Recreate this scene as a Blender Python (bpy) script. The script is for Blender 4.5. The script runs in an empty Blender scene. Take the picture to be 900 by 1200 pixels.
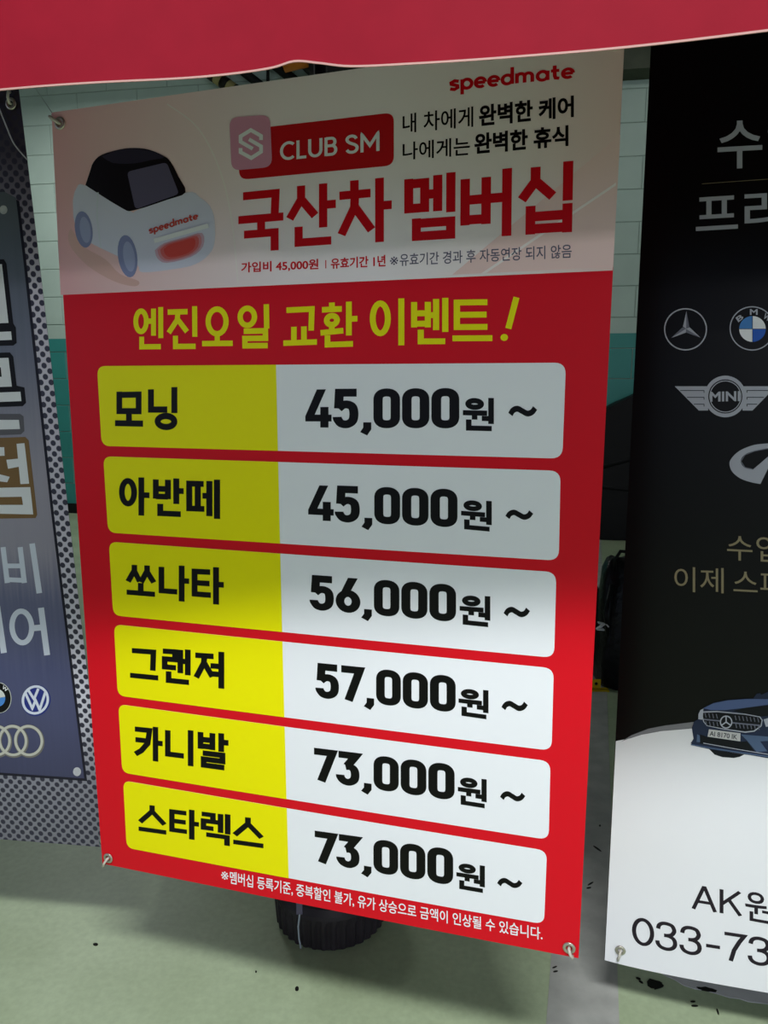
import bpy, bmesh, math, random
import numpy as np
from mathutils import Vector, Matrix
from mathutils.geometry import delaunay_2d_cdt, tessellate_polygon
random.seed(7)
SC = bpy.context.scene
COL = SC.collection
V = Vector

# ------------------------------------------------------------------ camera, world, light, exposure
CAM_H, FPX, PITCH = 1.35, 900.0, math.radians(9.8)
cam_d = bpy.data.cameras.new('camera'); cam_d.lens = 27.0; cam_d.sensor_width = 36.0
cam_d.clip_start = 0.02
cam = bpy.data.objects.new('camera', cam_d); COL.objects.link(cam)
cam.location = (0, 0, CAM_H); cam.rotation_euler = (math.pi/2 - PITCH, 0, 0)
SC.camera = cam

world = bpy.data.worlds.new('world'); SC.world = world; world.use_nodes = True
bg = world.node_tree.nodes['Background']
bg.inputs['Color'].default_value = (0.74, 0.85, 1.20, 1); bg.inputs['Strength'].default_value = 0.64
SC.view_settings.view_transform = 'Standard'; SC.view_settings.look = 'None'
SC.view_settings.exposure = 0.0; SC.view_settings.gamma = 1.0
SC.view_settings.use_curve_mapping = False
UNSEEN_LAMPS = [  # x, y, z, watts of the unseen ceiling lamps, added for the light and shade (each is built with its fixture below)
    (0.10, -0.80, 3.36, 136), (-2.6, 6.2, 3.9, 44), (-0.6, -7.5, 3.36, 60), (1.9, 5.5, 3.9, 2.5)]  # first one set by the shadow edges, the rest brighten wall and hall

ADDED_FLOOD = 58  # watts of an unseen flood lamp behind the viewer, added to lift the posters

# ------------------------------------------------------------------ helpers
def px_ray(x, y):
    a, b = (x-450)/FPX, -(y-600)/FPX
    c, s = math.cos(PITCH), math.sin(PITCH)
    return V((a, c + b*s, -s + b*c))
CAM = V((0, 0, CAM_H))
def on_plane(p, o, n):
    r = px_ray(*p); return CAM + r*((V(o)-CAM).dot(V(n))/r.dot(V(n)))
def on_floor(x, y, z=0.0): return on_plane((x, y), (0, 0, z), (0, 0, 1))
def at_y(x, y, Y):
    r = px_ray(x, y); return CAM + r*(Y/r.y)

def lin(c):
    c = c/255.0
    return c/12.92 if c <= 0.04045 else ((c+0.055)/1.055)**2.4
def rgb(r, g, b): return (lin(r), lin(g), lin(b), 1.0)
MATS = {}
def mat(name, col, rough=0.5, metal=0.0, spec=0.16, noise=None, bump=None):
    """plain principled material; noise = (scale, amount) mottles the colour, bump = (scale, strength)"""
    if name in MATS: return MATS[name]
    m = bpy.data.materials.new(name); m.use_nodes = True
    nt = m.node_tree; b = nt.nodes['Principled BSDF']
    c = rgb(*col)
    b.inputs['Base Color'].default_value = c; b.inputs['Roughness'].default_value = rough
    b.inputs['Metallic'].default_value = metal; b.inputs['Specular IOR Level'].default_value = spec
    if noise or bump:
        tc = nt.nodes.new('ShaderNodeTexCoord')
    if noise:
        n = nt.nodes.new('ShaderNodeTexNoise'); n.inputs['Scale'].default_value = noise[0]; n.inputs['Detail'].default_value = 6
        nt.links.new(tc.outputs['Object'], n.inputs['Vector'])
        r = nt.nodes.new('ShaderNodeMapRange'); r.inputs[1].default_value = 0.3; r.inputs[2].default_value = 0.7
        r.inputs[3].default_value = 1-noise[1]; r.inputs[4].default_value = 1+noise[1]
        nt.links.new(n.outputs['Fac'], r.inputs[0])
        mx = nt.nodes.new('ShaderNodeVectorMath'); mx.operation = 'MULTIPLY'
        mx.inputs[0].default_value = c[:3]; nt.links.new(r.outputs[0], mx.inputs[1])
        nt.links.new(mx.outputs[0], b.inputs['Base Color'])
    if bump:
        n = nt.nodes.new('ShaderNodeTexNoise'); n.inputs['Scale'].default_value = bump[0]; n.inputs['Detail'].default_value = 5
        nt.links.new(tc.outputs['Object'], n.inputs['Vector'])
        bp = nt.nodes.new('ShaderNodeBump'); bp.inputs['Strength'].default_value = bump[1]; bp.inputs['Distance'].default_value = 0.01
        nt.links.new(n.outputs['Fac'], bp.inputs['Height']); nt.links.new(bp.outputs['Normal'], b.inputs['Normal'])
    MATS[name] = m; return m

def link(name, me, m, parent=None, loc=(0, 0, 0)):
    o = bpy.data.objects.new(name, me); COL.objects.link(o)
    if m and not me.materials: me.materials.append(m)
    o.location = loc
    if parent: o.parent = parent
    return o
def from_bm(name, bm, m, parent=None, loc=(0, 0, 0), smooth=False):
    me = bpy.data.meshes.new(name); bmesh.ops.recalc_face_normals(bm, faces=bm.faces[:])
    bm.to_mesh(me); bm.free()
    if smooth: me.polygons.foreach_set('use_smooth', [True]*len(me.polygons))
    return link(name, me, m, parent, loc)
def empty(name, loc):
    o = bpy.data.objects.new(name, None); COL.objects.link(o); o.location = loc; o.empty_display_size = 0.1
    return o
def tag(o, label, cat, group=None):
    o['label'] = label; o['category'] = cat
    if group: o['group'] = group
    return o
def struct(o): o['kind'] = 'structure'; return o
def box(bm, lo, hi, mtx=None):
    vs = [bm.verts.new((x, y, z)) for x in (lo[0], hi[0]) for y in (lo[1], hi[1]) for z in (lo[2], hi[2])]
    if mtx:
        for v in vs: v.co = mtx @ v.co
    for f in ((0, 1, 3, 2), (4, 6, 7, 5), (0, 4, 5, 1), (2, 3, 7, 6), (0, 2, 6, 4), (1, 5, 7, 3)):
        bm.faces.new([vs[i] for i in f])
def tube(bm, pts, rad, seg=10, caps=True):
    pts = [V(p) for p in pts]; rings = []
    rads = rad if isinstance(rad, (list, tuple)) else [rad]*len(pts)
    for i, p in enumerate(pts):
        t = (pts[min(i+1, len(pts)-1)]-pts[max(i-1, 0)]).normalized()
        a = t.orthogonal().normalized() if i == 0 else (a - t*a.dot(t)).normalized()
        b = t.cross(a)
        rings.append([bm.verts.new(p + (a*math.cos(2*math.pi*k/seg)+b*math.sin(2*math.pi*k/seg))*rads[i]) for k in range(seg)])
    for r0, r1 in zip(rings, rings[1:]):
        for k in range(seg): bm.faces.new((r0[k], r0[(k+1) % seg], r1[(k+1) % seg], r1[k]))
    if caps:
        bm.faces.new(rings[0][::-1]); bm.faces.new(rings[-1])
def torus(bm, c, n, R, r, seg=20, ring=8, flat=1.0):
    n = V(n).normalized(); a = n.orthogonal().normalized(); b = n.cross(a); g = []
    for i in range(seg):
        t = 2*math.pi*i/seg; d = a*math.cos(t)+b*math.sin(t)
        g.append([bm.verts.new(V(c)+d*(R+r*math.cos(2*math.pi*j/ring))+n*(r*flat*math.sin(2*math.pi*j/ring))) for j in range(ring)])
    for i in range(seg):
        for j in range(ring):
            bm.faces.new((g[i][j], g[(i+1) % seg][j], g[(i+1) % seg][(j+1) % ring], g[i][(j+1) % ring]))

# ------------------------------------------------------------------ flat print: 2-D shapes
# a shape is (verts2d, faces); strokes and fonts are merged so that no faces overlap
def union(verts, faces):
    """merge overlapping faces into one flat set of triangles"""
    P = np.array([(v[0], v[1]) for v in verts], float)
    tris, cnt = [], {}
    for f in faces:
        for k in range(1, len(f)-1): tris.append((f[0], f[k], f[k+1]))
        if len(f) == 4: tris.append((f[0], f[1], f[3])); tris.append((f[1], f[2], f[3]))
        for i, j in zip(f, f[1:]+f[:1]): cnt[(min(i, j), max(i, j))] = cnt.get((min(i, j), max(i, j)), 0)+1
    sc = max(np.ptp(P[:, 0]), np.ptp(P[:, 1]), 1e-9)
    r = delaunay_2d_cdt([V(((p[0]-P[0, 0])/sc, (p[1]-P[0, 1])/sc)) for p in P], [e for e, c in cnt.items() if c == 1], [], 0, 1e-6)
    Q = np.array([(v[0], v[1]) for v in r[0]])*sc + P[0]; F = np.array([list(f) for f in r[2]])
    C = Q[F].mean(axis=1); T = P[np.array(tris)]
    inside = np.zeros(len(C), bool); order = np.argsort(C[:, 0]); Cs = C[order]
    lo = np.searchsorted(Cs[:, 0], T[:, :, 0].min(axis=1)); hi = np.searchsorted(Cs[:, 0], T[:, :, 0].max(axis=1))
    for k in range(len(T)):
        if hi[k] <= lo[k]: continue
        c = Cs[lo[k]:hi[k]]; (ax, ay), (bx, by), (dx, dy) = T[k]
        d1 = (bx-ax)*(c[:, 1]-ay)-(by-ay)*(c[:, 0]-ax); d2 = (dx-bx)*(c[:, 1]-by)-(dy-by)*(c[:, 0]-bx); d3 = (ax-dx)*(c[:, 1]-dy)-(ay-dy)*(c[:, 0]-dx)
        inside[order[lo[k]:hi[k]][((d1 > 0) & (d2 > 0) & (d3 > 0)) | ((d1 < 0) & (d2 < 0) & (d3 < 0))]] = True
    return [tuple(q) for q in Q], [list(map(int, f)) for f, k in zip(F, inside) if k]
def ribbon(pts, w, closed=False):
    """quads along a polyline with mitred joints and square ends"""
    P = []
    for p in pts:
        p = V((p[0], p[1]))
        if not P or (p-P[-1]).length > 1e-6: P.append(p)
    if closed and (P[0]-P[-1]).length < 1e-6: P.pop()
    n = len(P); vs, fs = [], []
    def face(*pts):
        k = len(vs); vs.extend(tuple(p) for p in pts); fs.append(list(range(k, k+len(pts))))
    def nrm(i, j):
        d = (P[j]-P[i]).normalized(); return V((-d.y, d.x))*(w/2)
    segs = [(i, (i+1) % n) for i in range(n if closed else n-1)]
    for i, j in segs:
        q = nrm(i, j); face(P[i]+q, P[i]-q, P[j]-q, P[j]+q)
    for k in range(len(segs) if closed else len(segs)-1):
        (i, j), (j2, l) = segs[k], segs[(k+1) % len(segs)]
        n0, n1 = nrm(i, j), nrm(j2, l)
        cr = n0.x*n1.y-n0.y*n1.x; m = n0+n1
        if abs(cr) < 1e-9 * w*w or m.length < 1e-6*w: continue
        sg = -1 if cr > 0 else 1
        m = m.normalized(); kk = min((w/2)/max(m.dot(n0)/(w/2), 0.3), w)
        face(P[j], P[j]+n0*sg, P[j]+m*kk*sg, P[j]+n1*sg)
    return vs, fs
def join(shapes):
    vs, fs = [], []
    for v, f in shapes:
        s = len(vs); vs += list(v); fs += [[i+s for i in q] for q in f]
    return vs, fs
def ell(cx, cy, rx, ry, n=28, a0=0, a1=360, tilt=0):
    ct, st = math.cos(math.radians(tilt)), math.sin(math.radians(tilt)); out = []
    cnt = n if a1-a0 >= 360 else n+1
    for i in range(cnt):
        t = math.radians(a0+(a1-a0)*i/n); x, y = rx*math.cos(t), ry*math.sin(t)
        out.append((cx+x*ct-y*st, cy+x*st+y*ct))
    return out
def fill(*loops):
    L = [[V((p[0], p[1], 0)) for p in l] for l in loops]
    tris = tessellate_polygon(L)
    return [tuple(p[:2]) for l in L for p in l], [list(t) for t in tris]
def rrect(q, r, n=6):
    """rounded quadrilateral: q = four corners in order, r = radius"""
    out = []; q = [V((p[0], p[1])) for p in q]
    for i in range(4):
        p, a, b = q[i], (q[i-1]-q[i]).normalized(), (q[(i+1) % 4]-q[i]).normalized()
        for k in range(n+1):
            t = k/n; out.append(tuple((p+a*r)*(1-t)**2 + p*2*t*(1-t) + (p+b*r)*t*t))
    return out

# heavy Hangul and condensed numerals drawn as strokes in a 0..100 box (y down), o = ring, default width 16
def S(*p): return ('s', p)
def O(cx, cy, rx, ry): return ('o', (cx, cy, rx, ry))
RIEUL = S((17, 59), (80, 59), (80, 75.5), (20, 75.5), (20, 92), (86, 92))
def NIEUN(x, y=67): return S((x, y), (x, 92), (88, 92))
def SIOT(cx, x0, x1, y0, y1, k): return [S((cx, y0), (cx, y0+k*.6), (x0, y1)), S((cx, y0+k*.6), (x1, y1-2))]
GL = {
 '모': [S((14, 16), (76, 16), (76, 56), (14, 56), (14, 8)), S((45, 56), (45, 84)), S((0, 86), (90, 86))],
 '닝': [S((9, 4), (9, 52), (60, 52)), S((82, 0), (82, 60)), O(56, 80, 26, 13)],
 '아': [O(27, 40, 20, 30), S((70, 0), (70, 100)), S((70, 46), (96, 46))],
 '반': [S((10, 4), (10, 54)), S((48, 4), (48, 54)), S((10, 28), (48, 28)), S((10, 48), (48, 48)), S((74, 0), (74, 66)), S((74, 32), (97, 32)), NIEUN(24)],
 '떼': [S((28, 12), (8, 12), (8, 76), (30, 76)), S((52, 12), (34, 12), (34, 76), (54, 76)), S((48, 42), (66, 42)), S((69, 4), (69, 94)), S((92, 0), (92, 100))],
 '쏘': [S((26, 4), (26, 20), (5, 54)), S((26, 22), (44, 52)), S((68, 4), (68, 20), (48, 54)), S((68, 22), (90, 52)), S((47, 56), (47, 84)), S((0, 86), (94, 86))],
 '나': [S((9, 6), (9, 74), (60, 74)), S((74, 0), (74, 100)), S((74, 42), (98, 42))],
 '타': [S((58, 14), (9, 14), (9, 76), (60, 76)), S((9, 45), (56, 45)), S((76, 0), (76, 100)), S((76, 46), (100, 46))],
 '그': [S((6, 14), (78, 14), (76, 68)), S((0, 88), (94, 88))],
 '랜': [S((3, 9), (43, 9), (43, 31), (9, 31), (9, 54), (46, 54)), S((60, 2), (60, 68)), S((60, 34), (80, 34)), S((84, 0), (84, 72)), NIEUN(22, 66)],
 '져': [S((2, 14), (60, 14)), S((31, 14), (29, 34), (5, 76)), S((31, 34), (56, 70)), S((50, 40), (80, 40)), S((54, 62), (80, 62)), S((84, 0), (84, 100))],
 '카': [S((4, 12), (54, 12), (48, 50), (26, 74), (6, 86)), S((6, 43), (50, 43)), S((74, 0), (74, 100)), S((74, 46), (98, 46))],
 '니': [S((9, 6), (9, 74), (62, 74)), S((84, 0), (84, 100))],
 '발': [S((10, 2), (10, 48)), S((48, 2), (48, 48)), S((10, 22), (48, 22)), S((10, 40), (48, 40)), S((76, 0), (76, 50)), S((76, 24), (99, 24)), RIEUL],
 '스': SIOT(47, 5, 90, 2, 64, 34) + [S((0, 88), (96, 88))],
 '렉': [S((3, 9), (40, 9), (40, 31), (9, 31), (9, 54), (42, 54)), S((44, 31), (62, 31)), S((65, 2), (65, 64)), S((88, 0), (88, 66)), S((18, 76), (86, 76), (86, 104))],
 '엔': [O(25, 32, 17, 24), S((42, 32), (62, 32)), S((65, 3), (65, 66)), S((88, 0), (88, 72)), NIEUN(27, 68)],
 '진': [S((2, 12), (64, 12)), S((34, 12), (32, 30), (5, 60)), S((34, 30), (62, 58)), S((86, 0), (86, 70)), NIEUN(26)],
 '오': [O(46, 36, 27, 28), S((46, 64), (46, 84)), S((0, 86), (92, 86))],
 '일': [O(28, 27, 21, 19), S((84, 0), (84, 54)), RIEUL],
 '교': [S((9, 12), (80, 12), (78, 60)), S((30, 50), (30, 84)), S((58, 50), (58, 84)), S((0, 86), (94, 86))],
 '환': [S((31, 0), (31, 12)), S((4, 15), (58, 15)), O(31, 39, 14, 10), S((31, 48), (31, 64)), S((0, 66), (62, 63)), S((77, 0), (77, 74)), S((77, 38), (100, 38)), S((19, 72), (19, 93), (88, 93))],
 '이': [O(27, 42, 20, 32), S((82, 0), (82, 100))],
 '벤': [S((9, 8), (9, 62)), S((44, 8), (44, 62)), S((9, 32), (44, 32)), S((9, 54), (44, 54)), S((44, 36), (62, 36)), S((65, 2), (65, 68)), S((88, 0), (88, 72)), NIEUN(26)],
 '트': [S((86, 10), (11, 10), (11, 62), (86, 62)), S((11, 36), (84, 36)), S((0, 86), (98, 86))],
 '원': [O(36, 19, 20, 10), S((0, 46), (74, 46)), S((36, 46), (36, 66)), S((86, 0), (86, 78)), S((58, 62), (86, 62)), NIEUN(18, 66)],
 '국': [S((10, 8), (78, 8), (76, 44)), S((0, 47), (94, 47)), S((48, 47), (48, 72)), S((12, 72), (76, 72), (76, 102))],
 '산': SIOT(28, 5, 56, 0, 52, 36) + [S((72, 0), (72, 70)), S((72, 34), (97, 34)), NIEUN(23, 66)],
 '차': [S((31, 0), (31, 20)), S((2, 22), (62, 22)), S((32, 22), (31, 42), (6, 84)), S((32, 42), (64, 80)), S((79, 0), (79, 100)), S((79, 43), (102, 43))],
 '멤': [S((9, 4+8), (40, 12), (40, 50), (9, 50), (9, 4)), S((40, 30), (60, 30)), S((65, 2), (65, 57)), S((90, 0), (90, 60)), S((24, 74), (90, 74), (90, 94), (24, 94), (24, 66))],
 '버': [S((9, 12), (9, 82)), S((48, 12), (48, 82)), S((9, 44), (48, 44)), S((9, 74), (48, 74)), S((48, 44), (84, 44)), S((86, 2), (86, 102))],
 '십': SIOT(29, 5, 60, 4, 50, 34) + [S((86, 0), (86, 56)), S((21, 60), (21, 102)), S((86, 60), (86, 102)), S((21, 76), (86, 76)), S((21, 94), (86, 94))],
 ' ': [],
 '!': [S((46, 0), (22, 70)), ('d', (10, 90, 11, 10))],
}
def glyph_line(text, w=16, adv=106, ys=1.25, space=34):
    shapes, x = [], 0
    for ch in text:
        if ch == ' ': x += space; continue
        for k, p in GL[ch]:
            if k == 's': shapes.append(ribbon([(a+x, b*ys) for a, b in p], w))
            elif k == 'o': shapes.append(ribbon(ell(p[0]+x, p[1]*ys, p[2], p[3]*ys), w, True))
            else: shapes.append(fill(ell(p[0]+x, p[1]*ys, p[2], p[3], 16)))
        x += adv
    return union(*join(shapes))
def smooth(p, n=5):
    out = []
    for i in range(len(p)-1):
        p0, p1, p2, p3 = (V(p[max(i-1, 0)]), V(p[i]), V(p[i+1]), V(p[min(i+2, len(p)-1)]))
        for k in range(n):
            t = k/n
            out.append(tuple(.5*((2*p1)+(p2-p0)*t+(2*p0-5*p1+4*p2-p3)*t*t+(3*p1-p0-3*p2+p3)*t**3)))
    return out+[tuple(p[-1])]
W = 20.5
NUM = {
 '0': (56, [('c', rrect([(9, 9), (47, 9), (47, 91), (9, 91)], 19, 8))]),
 '4': (60, [('f', [(27, 0), (48, 0), (22, 66), (35, 66), (35, 46), (54, 46), (54, 66), (61, 66), (61, 84), (54, 84), (54, 100), (35, 100), (35, 84), (0, 84), (0, 70)])]),
 '5': (54, [('s', [(51, 9), (12, 9), (10, 50)]), ('s', smooth([(10, 50), (20, 41), (32, 40), (42, 47), (45, 64), (42, 82), (30, 91), (16, 89), (8, 78), (7, 72)]))]),
 '6': (54, [('c', ell(28, 68, 19, 23)), ('f', [(28, 0), (51, 0), (28, 52), (2, 66)])]),
 '7': (50, [('s', [(0, 9), (45, 9), (18, 100)])]),
 '3': (52, [('s', [(3, 9), (44, 9), (24, 42)]), ('s', smooth([(20, 44), (30, 43), (40, 50), (43, 66), (40, 82), (28, 91), (15, 88), (8, 78), (7, 71)]))]),
 ',': (22, [('s', [(14, 86), (14, 102), (6, 116)])]),
}
def num_line(text):
    shapes, x = [], 0
    for ch in text:
        a, st = NUM[ch]
        for k, p in st: shapes.append(fill([(q[0]+x, q[1]) for q in p]) if k == 'f' else ribbon([(q[0]+x, q[1]) for q in p], W if ch != ',' else 18, k == 'c'))
        x += a+7
    return union(*join(shapes))
THIN = {
 '0': (62, [('c', ell(31, 50, 26, 44, 32))]),
 '3': (62, [('s', smooth([(6, 27), (9, 14), (18, 6), (31, 4.5), (45, 9), (51, 21), (51, 30), (45, 41), (34, 46), (23, 47)])), ('s', smooth([(23, 47), (37, 48), (49, 55), (54, 68), (52, 82), (43, 92), (29, 95.5), (14, 91), (6, 81), (4, 70)]))]),
 '-': (46, [('s', [(4, 58), (42, 58)])]),
 '7': (60, [('s', [(2, 4.5), (55, 4.5), (42, 28), (28, 60), (19, 100)])]),
 'A': (78, [('s', [(4, 100), (36, 4), (40, 4), (72, 100)]), ('s', [(16, 66), (60, 66)])]),
 'K': (66, [('s', [(8, 0), (8, 100)]), ('s', [(64, 0), (10, 60)]), ('s', [(30, 38), (66, 100)])]),
}
def arc(cx, cy, rx, ry, a0, a1, n=16): return ell(cx, cy, rx, ry, n, a0, a1)
S_CURVE = [(52, 22), (44, 11), (31, 6.5), (17, 9), (8, 19), (9, 31), (19, 41), (32, 48), (46, 55), (55, 66), (54, 80), (45, 90), (31, 93.5), (16, 90), (6, 79)]
THIN.update({
 'C': (74, [('s', arc(44, 50, 37, 43.5, 48, 312, 28))]),
 'L': (50, [('s', [(8, 0), (8, 93.5), (50, 93.5)])]),
 'U': (72, [('s', [(8, 0), (8, 62)]+arc(36, 62, 28, 31.5, 180, 0.001)[1:-1]+[(64, 62), (64, 0)])]),
 'B': (62, [('s', [(8, 0), (8, 100)]), ('s', [(8, 6.5), (34, 6.5)]+arc(34, 26.5, 18, 20, -90, 90)+[(8, 46.5)]), ('s', [(8, 46.5), (36, 46.5)]+arc(36, 70, 20, 23.5, -90, 90)+[(8, 93.5)])]),
 ' ': (24, []),
 'S': (62, [('s', smooth(S_CURVE))]),
 'M': (92, [('s', [(8, 100), (8, 5), (46, 66), (84, 5), (84, 100)])]),
 's': (46, [('s', [(44, 54), (24, 50), (9, 58), (10, 66), (38, 76), (39, 86), (24, 94), (4, 89)])]),
 'p': (58, [('c', ell(31, 71, 22, 23, 28)), ('s', [(9, 46), (9, 124)])]),
 'e': (56, [('s', [(8, 71), (52, 71)]), ('s', [(52, 71)]+arc(30, 71, 22, 23, 0, -312, 28))]),
 'd': (60, [('c', ell(30, 71, 22, 23, 28)), ('s', [(52, 8), (52, 97)])]),
 'm': (86, [('s', [(8, 44), (8, 97)]), ('s', [(8, 66)]+arc(25, 65, 17, 17.5, 180, 360)+[(42, 97)]), ('s', [(42, 66)]+arc(59, 65, 17, 17.5, 180, 360)+[(76, 97)])]),
 'a': (60, [('c', ell(30, 71, 22, 23, 28)), ('s', [(52, 46), (52, 97)])]),
 't': (40, [('s', [(18, 22), (18, 78), (22, 90), (38, 93)]), ('s', [(2, 50), (38, 50)])]),
})
def thin_line(text, w=12, gap=6):
    shapes, x = [], 0
    for ch in text:
        a, st = THIN[ch]
        for k, p in st: shapes.append(ribbon([(q[0]+x, q[1]) for q in p], w, k == 'c'))
        x += a+gap
    return union(*join(shapes))
TILDE = ribbon(smooth([(0, 27), (9, 15), (24, 10), (40, 16), (58, 23), (74, 18), (84, 6)]), 17)

_raw, _fc = {}, {}
def load_fonts(lines):
    obs = []
    for t in lines:
        cu = bpy.data.curves.new('t', 'FONT'); cu.body = t; cu.resolution_u = 4; cu.fill_mode = 'FRONT'
        o = bpy.data.objects.new('t', cu); COL.objects.link(o); obs.append((t, o, cu))
    bpy.context.view_layer.update(); dg = bpy.context.evaluated_depsgraph_get()
    for t, o, cu in obs:
        ev = o.evaluated_get(dg); me = ev.to_mesh()
        vs = [(v.co.x, -v.co.y) for v in me.vertices]; fs = [list(p.vertices) for p in me.polygons]; cnt = {}
        for p in me.polygons:
            for e in p.edge_keys: cnt[e] = cnt.get(e, 0)+1
        _raw[t] = (vs, fs, cnt); ev.to_mesh_clear()
    for t, o, cu in obs: bpy.data.objects.remove(o); bpy.data.curves.remove(cu)
load_fonts(['내 차에게', '완벽한 케어', '나에게는', '완벽한 휴식', '가입비 45,000원', '유효기간 1년', '유효기간 경과 후 자동연장 되지 않음', '※',
            '멤버십 등록기준, 중복할인 불가, 유가 상승으로 금액이 인상될 수 있습니다.', '수입', '프리', '이제', '스파', '원', 'B', 'M', 'W', 'MINI', 'AI 8170 IK'])
def font_line(text, bold=0.0):
    """text in the built-in font; bold = extra stroke width in em"""
    if (text, bold) in _fc: return _fc[(text, bold)]
    vs, fs, cnt = _raw[text]
    if bold > 0:
        nb = {}
        for (a, b), c in cnt.items():
            if c == 1: nb.setdefault(a, []).append(b); nb.setdefault(b, []).append(a)
        seen, shapes = set(), [(vs, fs)]
        for a in nb:
            if a in seen: continue
            loop = [a]; seen.add(a); cur = a
            while True:
                nx = [q for q in nb[cur] if q not in seen]
                if not nx: break
                cur = nx[0]; seen.add(cur); loop.append(cur)
            if len(loop) > 2: shapes.append(ribbon([vs[i] for i in loop], bold, True))
        vs, fs = join(shapes)
    r = union(vs, fs); _fc[(text, bold)] = r; return r

class Sheet:
    """a hanging printed sheet: a plane through o, facing the viewer, with a gentle bow"""
    def __init__(s, o, yaw, bow=lambda u, v: 0.0, step=(0.15, 0.15)):
        s.step = step
        a = math.radians(yaw); s.o = V(o); s.ex = V((math.cos(a), -math.sin(a), 0)); s.n = V((-math.sin(a), -math.cos(a), 0))
        s.bow = bow
    def uv(s, p):
        q = on_plane(p, s.o, s.n)
        for _ in range(4):
            u, v = (q-s.o).dot(s.ex), q.z
            q = on_plane(p, s.o + s.n*s.bow(u, v), s.n)
        return ((q-s.o).dot(s.ex), q.z)
    def pos(s, u, v, lift=0.0):
        return V((s.o.x, s.o.y, 0)) + s.ex*u + V((0, 0, v)) + s.n*(s.bow(u, v)+lift)
    def base(s, root): s.root = root; return s
    def mesh(s, shape, name, m, layer, parent=None, uvbox=None):
        """shape in sheet coordinates (u, v) -> mesh part lying on the sheet"""
        vs, fs = shape; bm = bmesh.new(); used = {i for f in fs for i in f}
        bv = [bm.verts.new((x, y, 0)) for x, y in vs]
        for f in fs:
            try: bm.faces.new([bv[i] for i in f])
            except ValueError: pass
        for k, v in enumerate(bv):
            if k not in used: bm.verts.remove(v)
        bmesh.ops.remove_doubles(bm, verts=bm.verts[:], dist=1e-6)
        us = [v.co.x for v in bm.verts]; ws = [v.co.y for v in bm.verts]
        for ax, lo, hi in ((0, min(us), max(us)), (1, min(ws), max(ws))):
            st_ = s.step[ax]; k = math.ceil(lo/st_)*st_
            while k < hi:
                co = [0, 0, 0]; no = [0, 0, 0]; co[ax] = k; no[ax] = 1
                bmesh.ops.bisect_plane(bm, geom=bm.verts[:]+bm.edges[:]+bm.faces[:], plane_co=co, plane_no=no, dist=1e-6)
                k += st_
        bm.faces.ensure_lookup_table()
        if uvbox:
            ul = bm.loops.layers.uv.new('UVMap'); (a, b, c, d) = uvbox
            for f in bm.faces:
                for l in f.loops: l[ul].uv = ((l.vert.co.x-a)/(b-a), (l.vert.co.y-c)/(d-c))
        lift = layer*0.0004; R = s.root.location
        for v in bm.verts: v.co = s.pos(v.co.x, v.co.y, lift) - R
        for f in bm.faces:
            f.normal_update()
            if f.normal.dot(s.n) < 0: f.normal_flip()
            f.smooth = True
        me = bpy.data.meshes.new(name); bm.to_mesh(me); bm.free()
        o = link(name, me, m, None)
        if parent is not None and parent is not s.root:
            o.parent = parent
        else: o.parent = s.root
        return o
    def quad(s, shape, q):
        """fit a 2-D shape's ink box into the photo quad q = TL, TR, BR, BL"""
        vs, fs = shape; used = {i for f in fs for i in f}; xs = [vs[i][0] for i in used]; ys = [vs[i][1] for i in used]
        x0, x1, y0, y1 = min(xs), max(xs), min(ys), max(ys); Q = [V(s.uv(p)) for p in q]; out = []
        for x, y in vs:
            a, b = (x-x0)/(x1-x0), (y-y0)/(y1-y0)
            out.append(tuple((Q[0]*(1-a)+Q[1]*a)*(1-b) + (Q[3]*(1-a)+Q[2]*a)*b))
        return out, fs
    def text(s, shape, q, m, layer=2, parent=None, name='lettering'):
        return s.mesh(s.quad(shape, q), name, m, layer, parent)
    def poly(s, loops, name, m, layer, parent=None, uvbox=None):
        return s.mesh(fill(*[[s.uv(p) for p in l] for l in loops]), name, m, layer, parent, uvbox)
    def line(s, pts, wpx, name, m, layer, parent=None, closed=False):
        vs, fs = union(*ribbon(pts, wpx, closed))
        return s.mesh(([s.uv(p) for p in vs], fs), name, m, layer, parent)
    def shape_px(s, shape, name, m, layer, parent=None):
        vs, fs = union(*shape)
        return s.mesh(([s.uv(p) for p in vs], fs), name, m, layer, parent)
    def sheet(s, c, name, m, nu=24, nv=36, thick=0.0008, uvm=True):
        """the vinyl itself: corner coordinates (u, v) TL, TR, BR, BL"""
        bm = bmesh.new(); Q = [V(p) for p in c]; R = s.root.location; g = {}
        for side, lf in ((0, 0.0), (1, -thick)):
            for i in range(nu+1):
                for j in range(nv+1):
                    a, b = i/nu, j/nv; p = (Q[0]*(1-a)+Q[1]*a)*(1-b) + (Q[3]*(1-a)+Q[2]*a)*b
                    g[side, i, j] = bm.verts.new(s.pos(p.x, p.y, lf)-R)
        ul = bm.loops.layers.uv.new('UVMap')
        def face(vs, uvs):
            f = bm.faces.new(vs); f.smooth = True
            for l, w in zip(f.loops, uvs): l[ul].uv = w
        for i in range(nu):
            for j in range(nv):
                idx = [(i, j), (i, j+1), (i+1, j+1), (i+1, j)]
                uvs = [(a/nu, 1-b/nv) for a, b in idx]
                face([g[(0,)+k] for k in idx], uvs); face([g[(1,)+k] for k in idx[::-1]], uvs[::-1])
        rim = [(i, 0) for i in range(nu)]+[(nu, j) for j in range(nv)]+[(i, nv) for i in range(nu, 0, -1)]+[(0, j) for j in range(nv, 0, -1)]
        for k, a in enumerate(rim):
            b = rim[(k+1) % len(rim)]
            bm.faces.new((g[(0,)+a], g[(0,)+b], g[(1,)+b], g[(1,)+a]))
        bm.normal_update()
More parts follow.
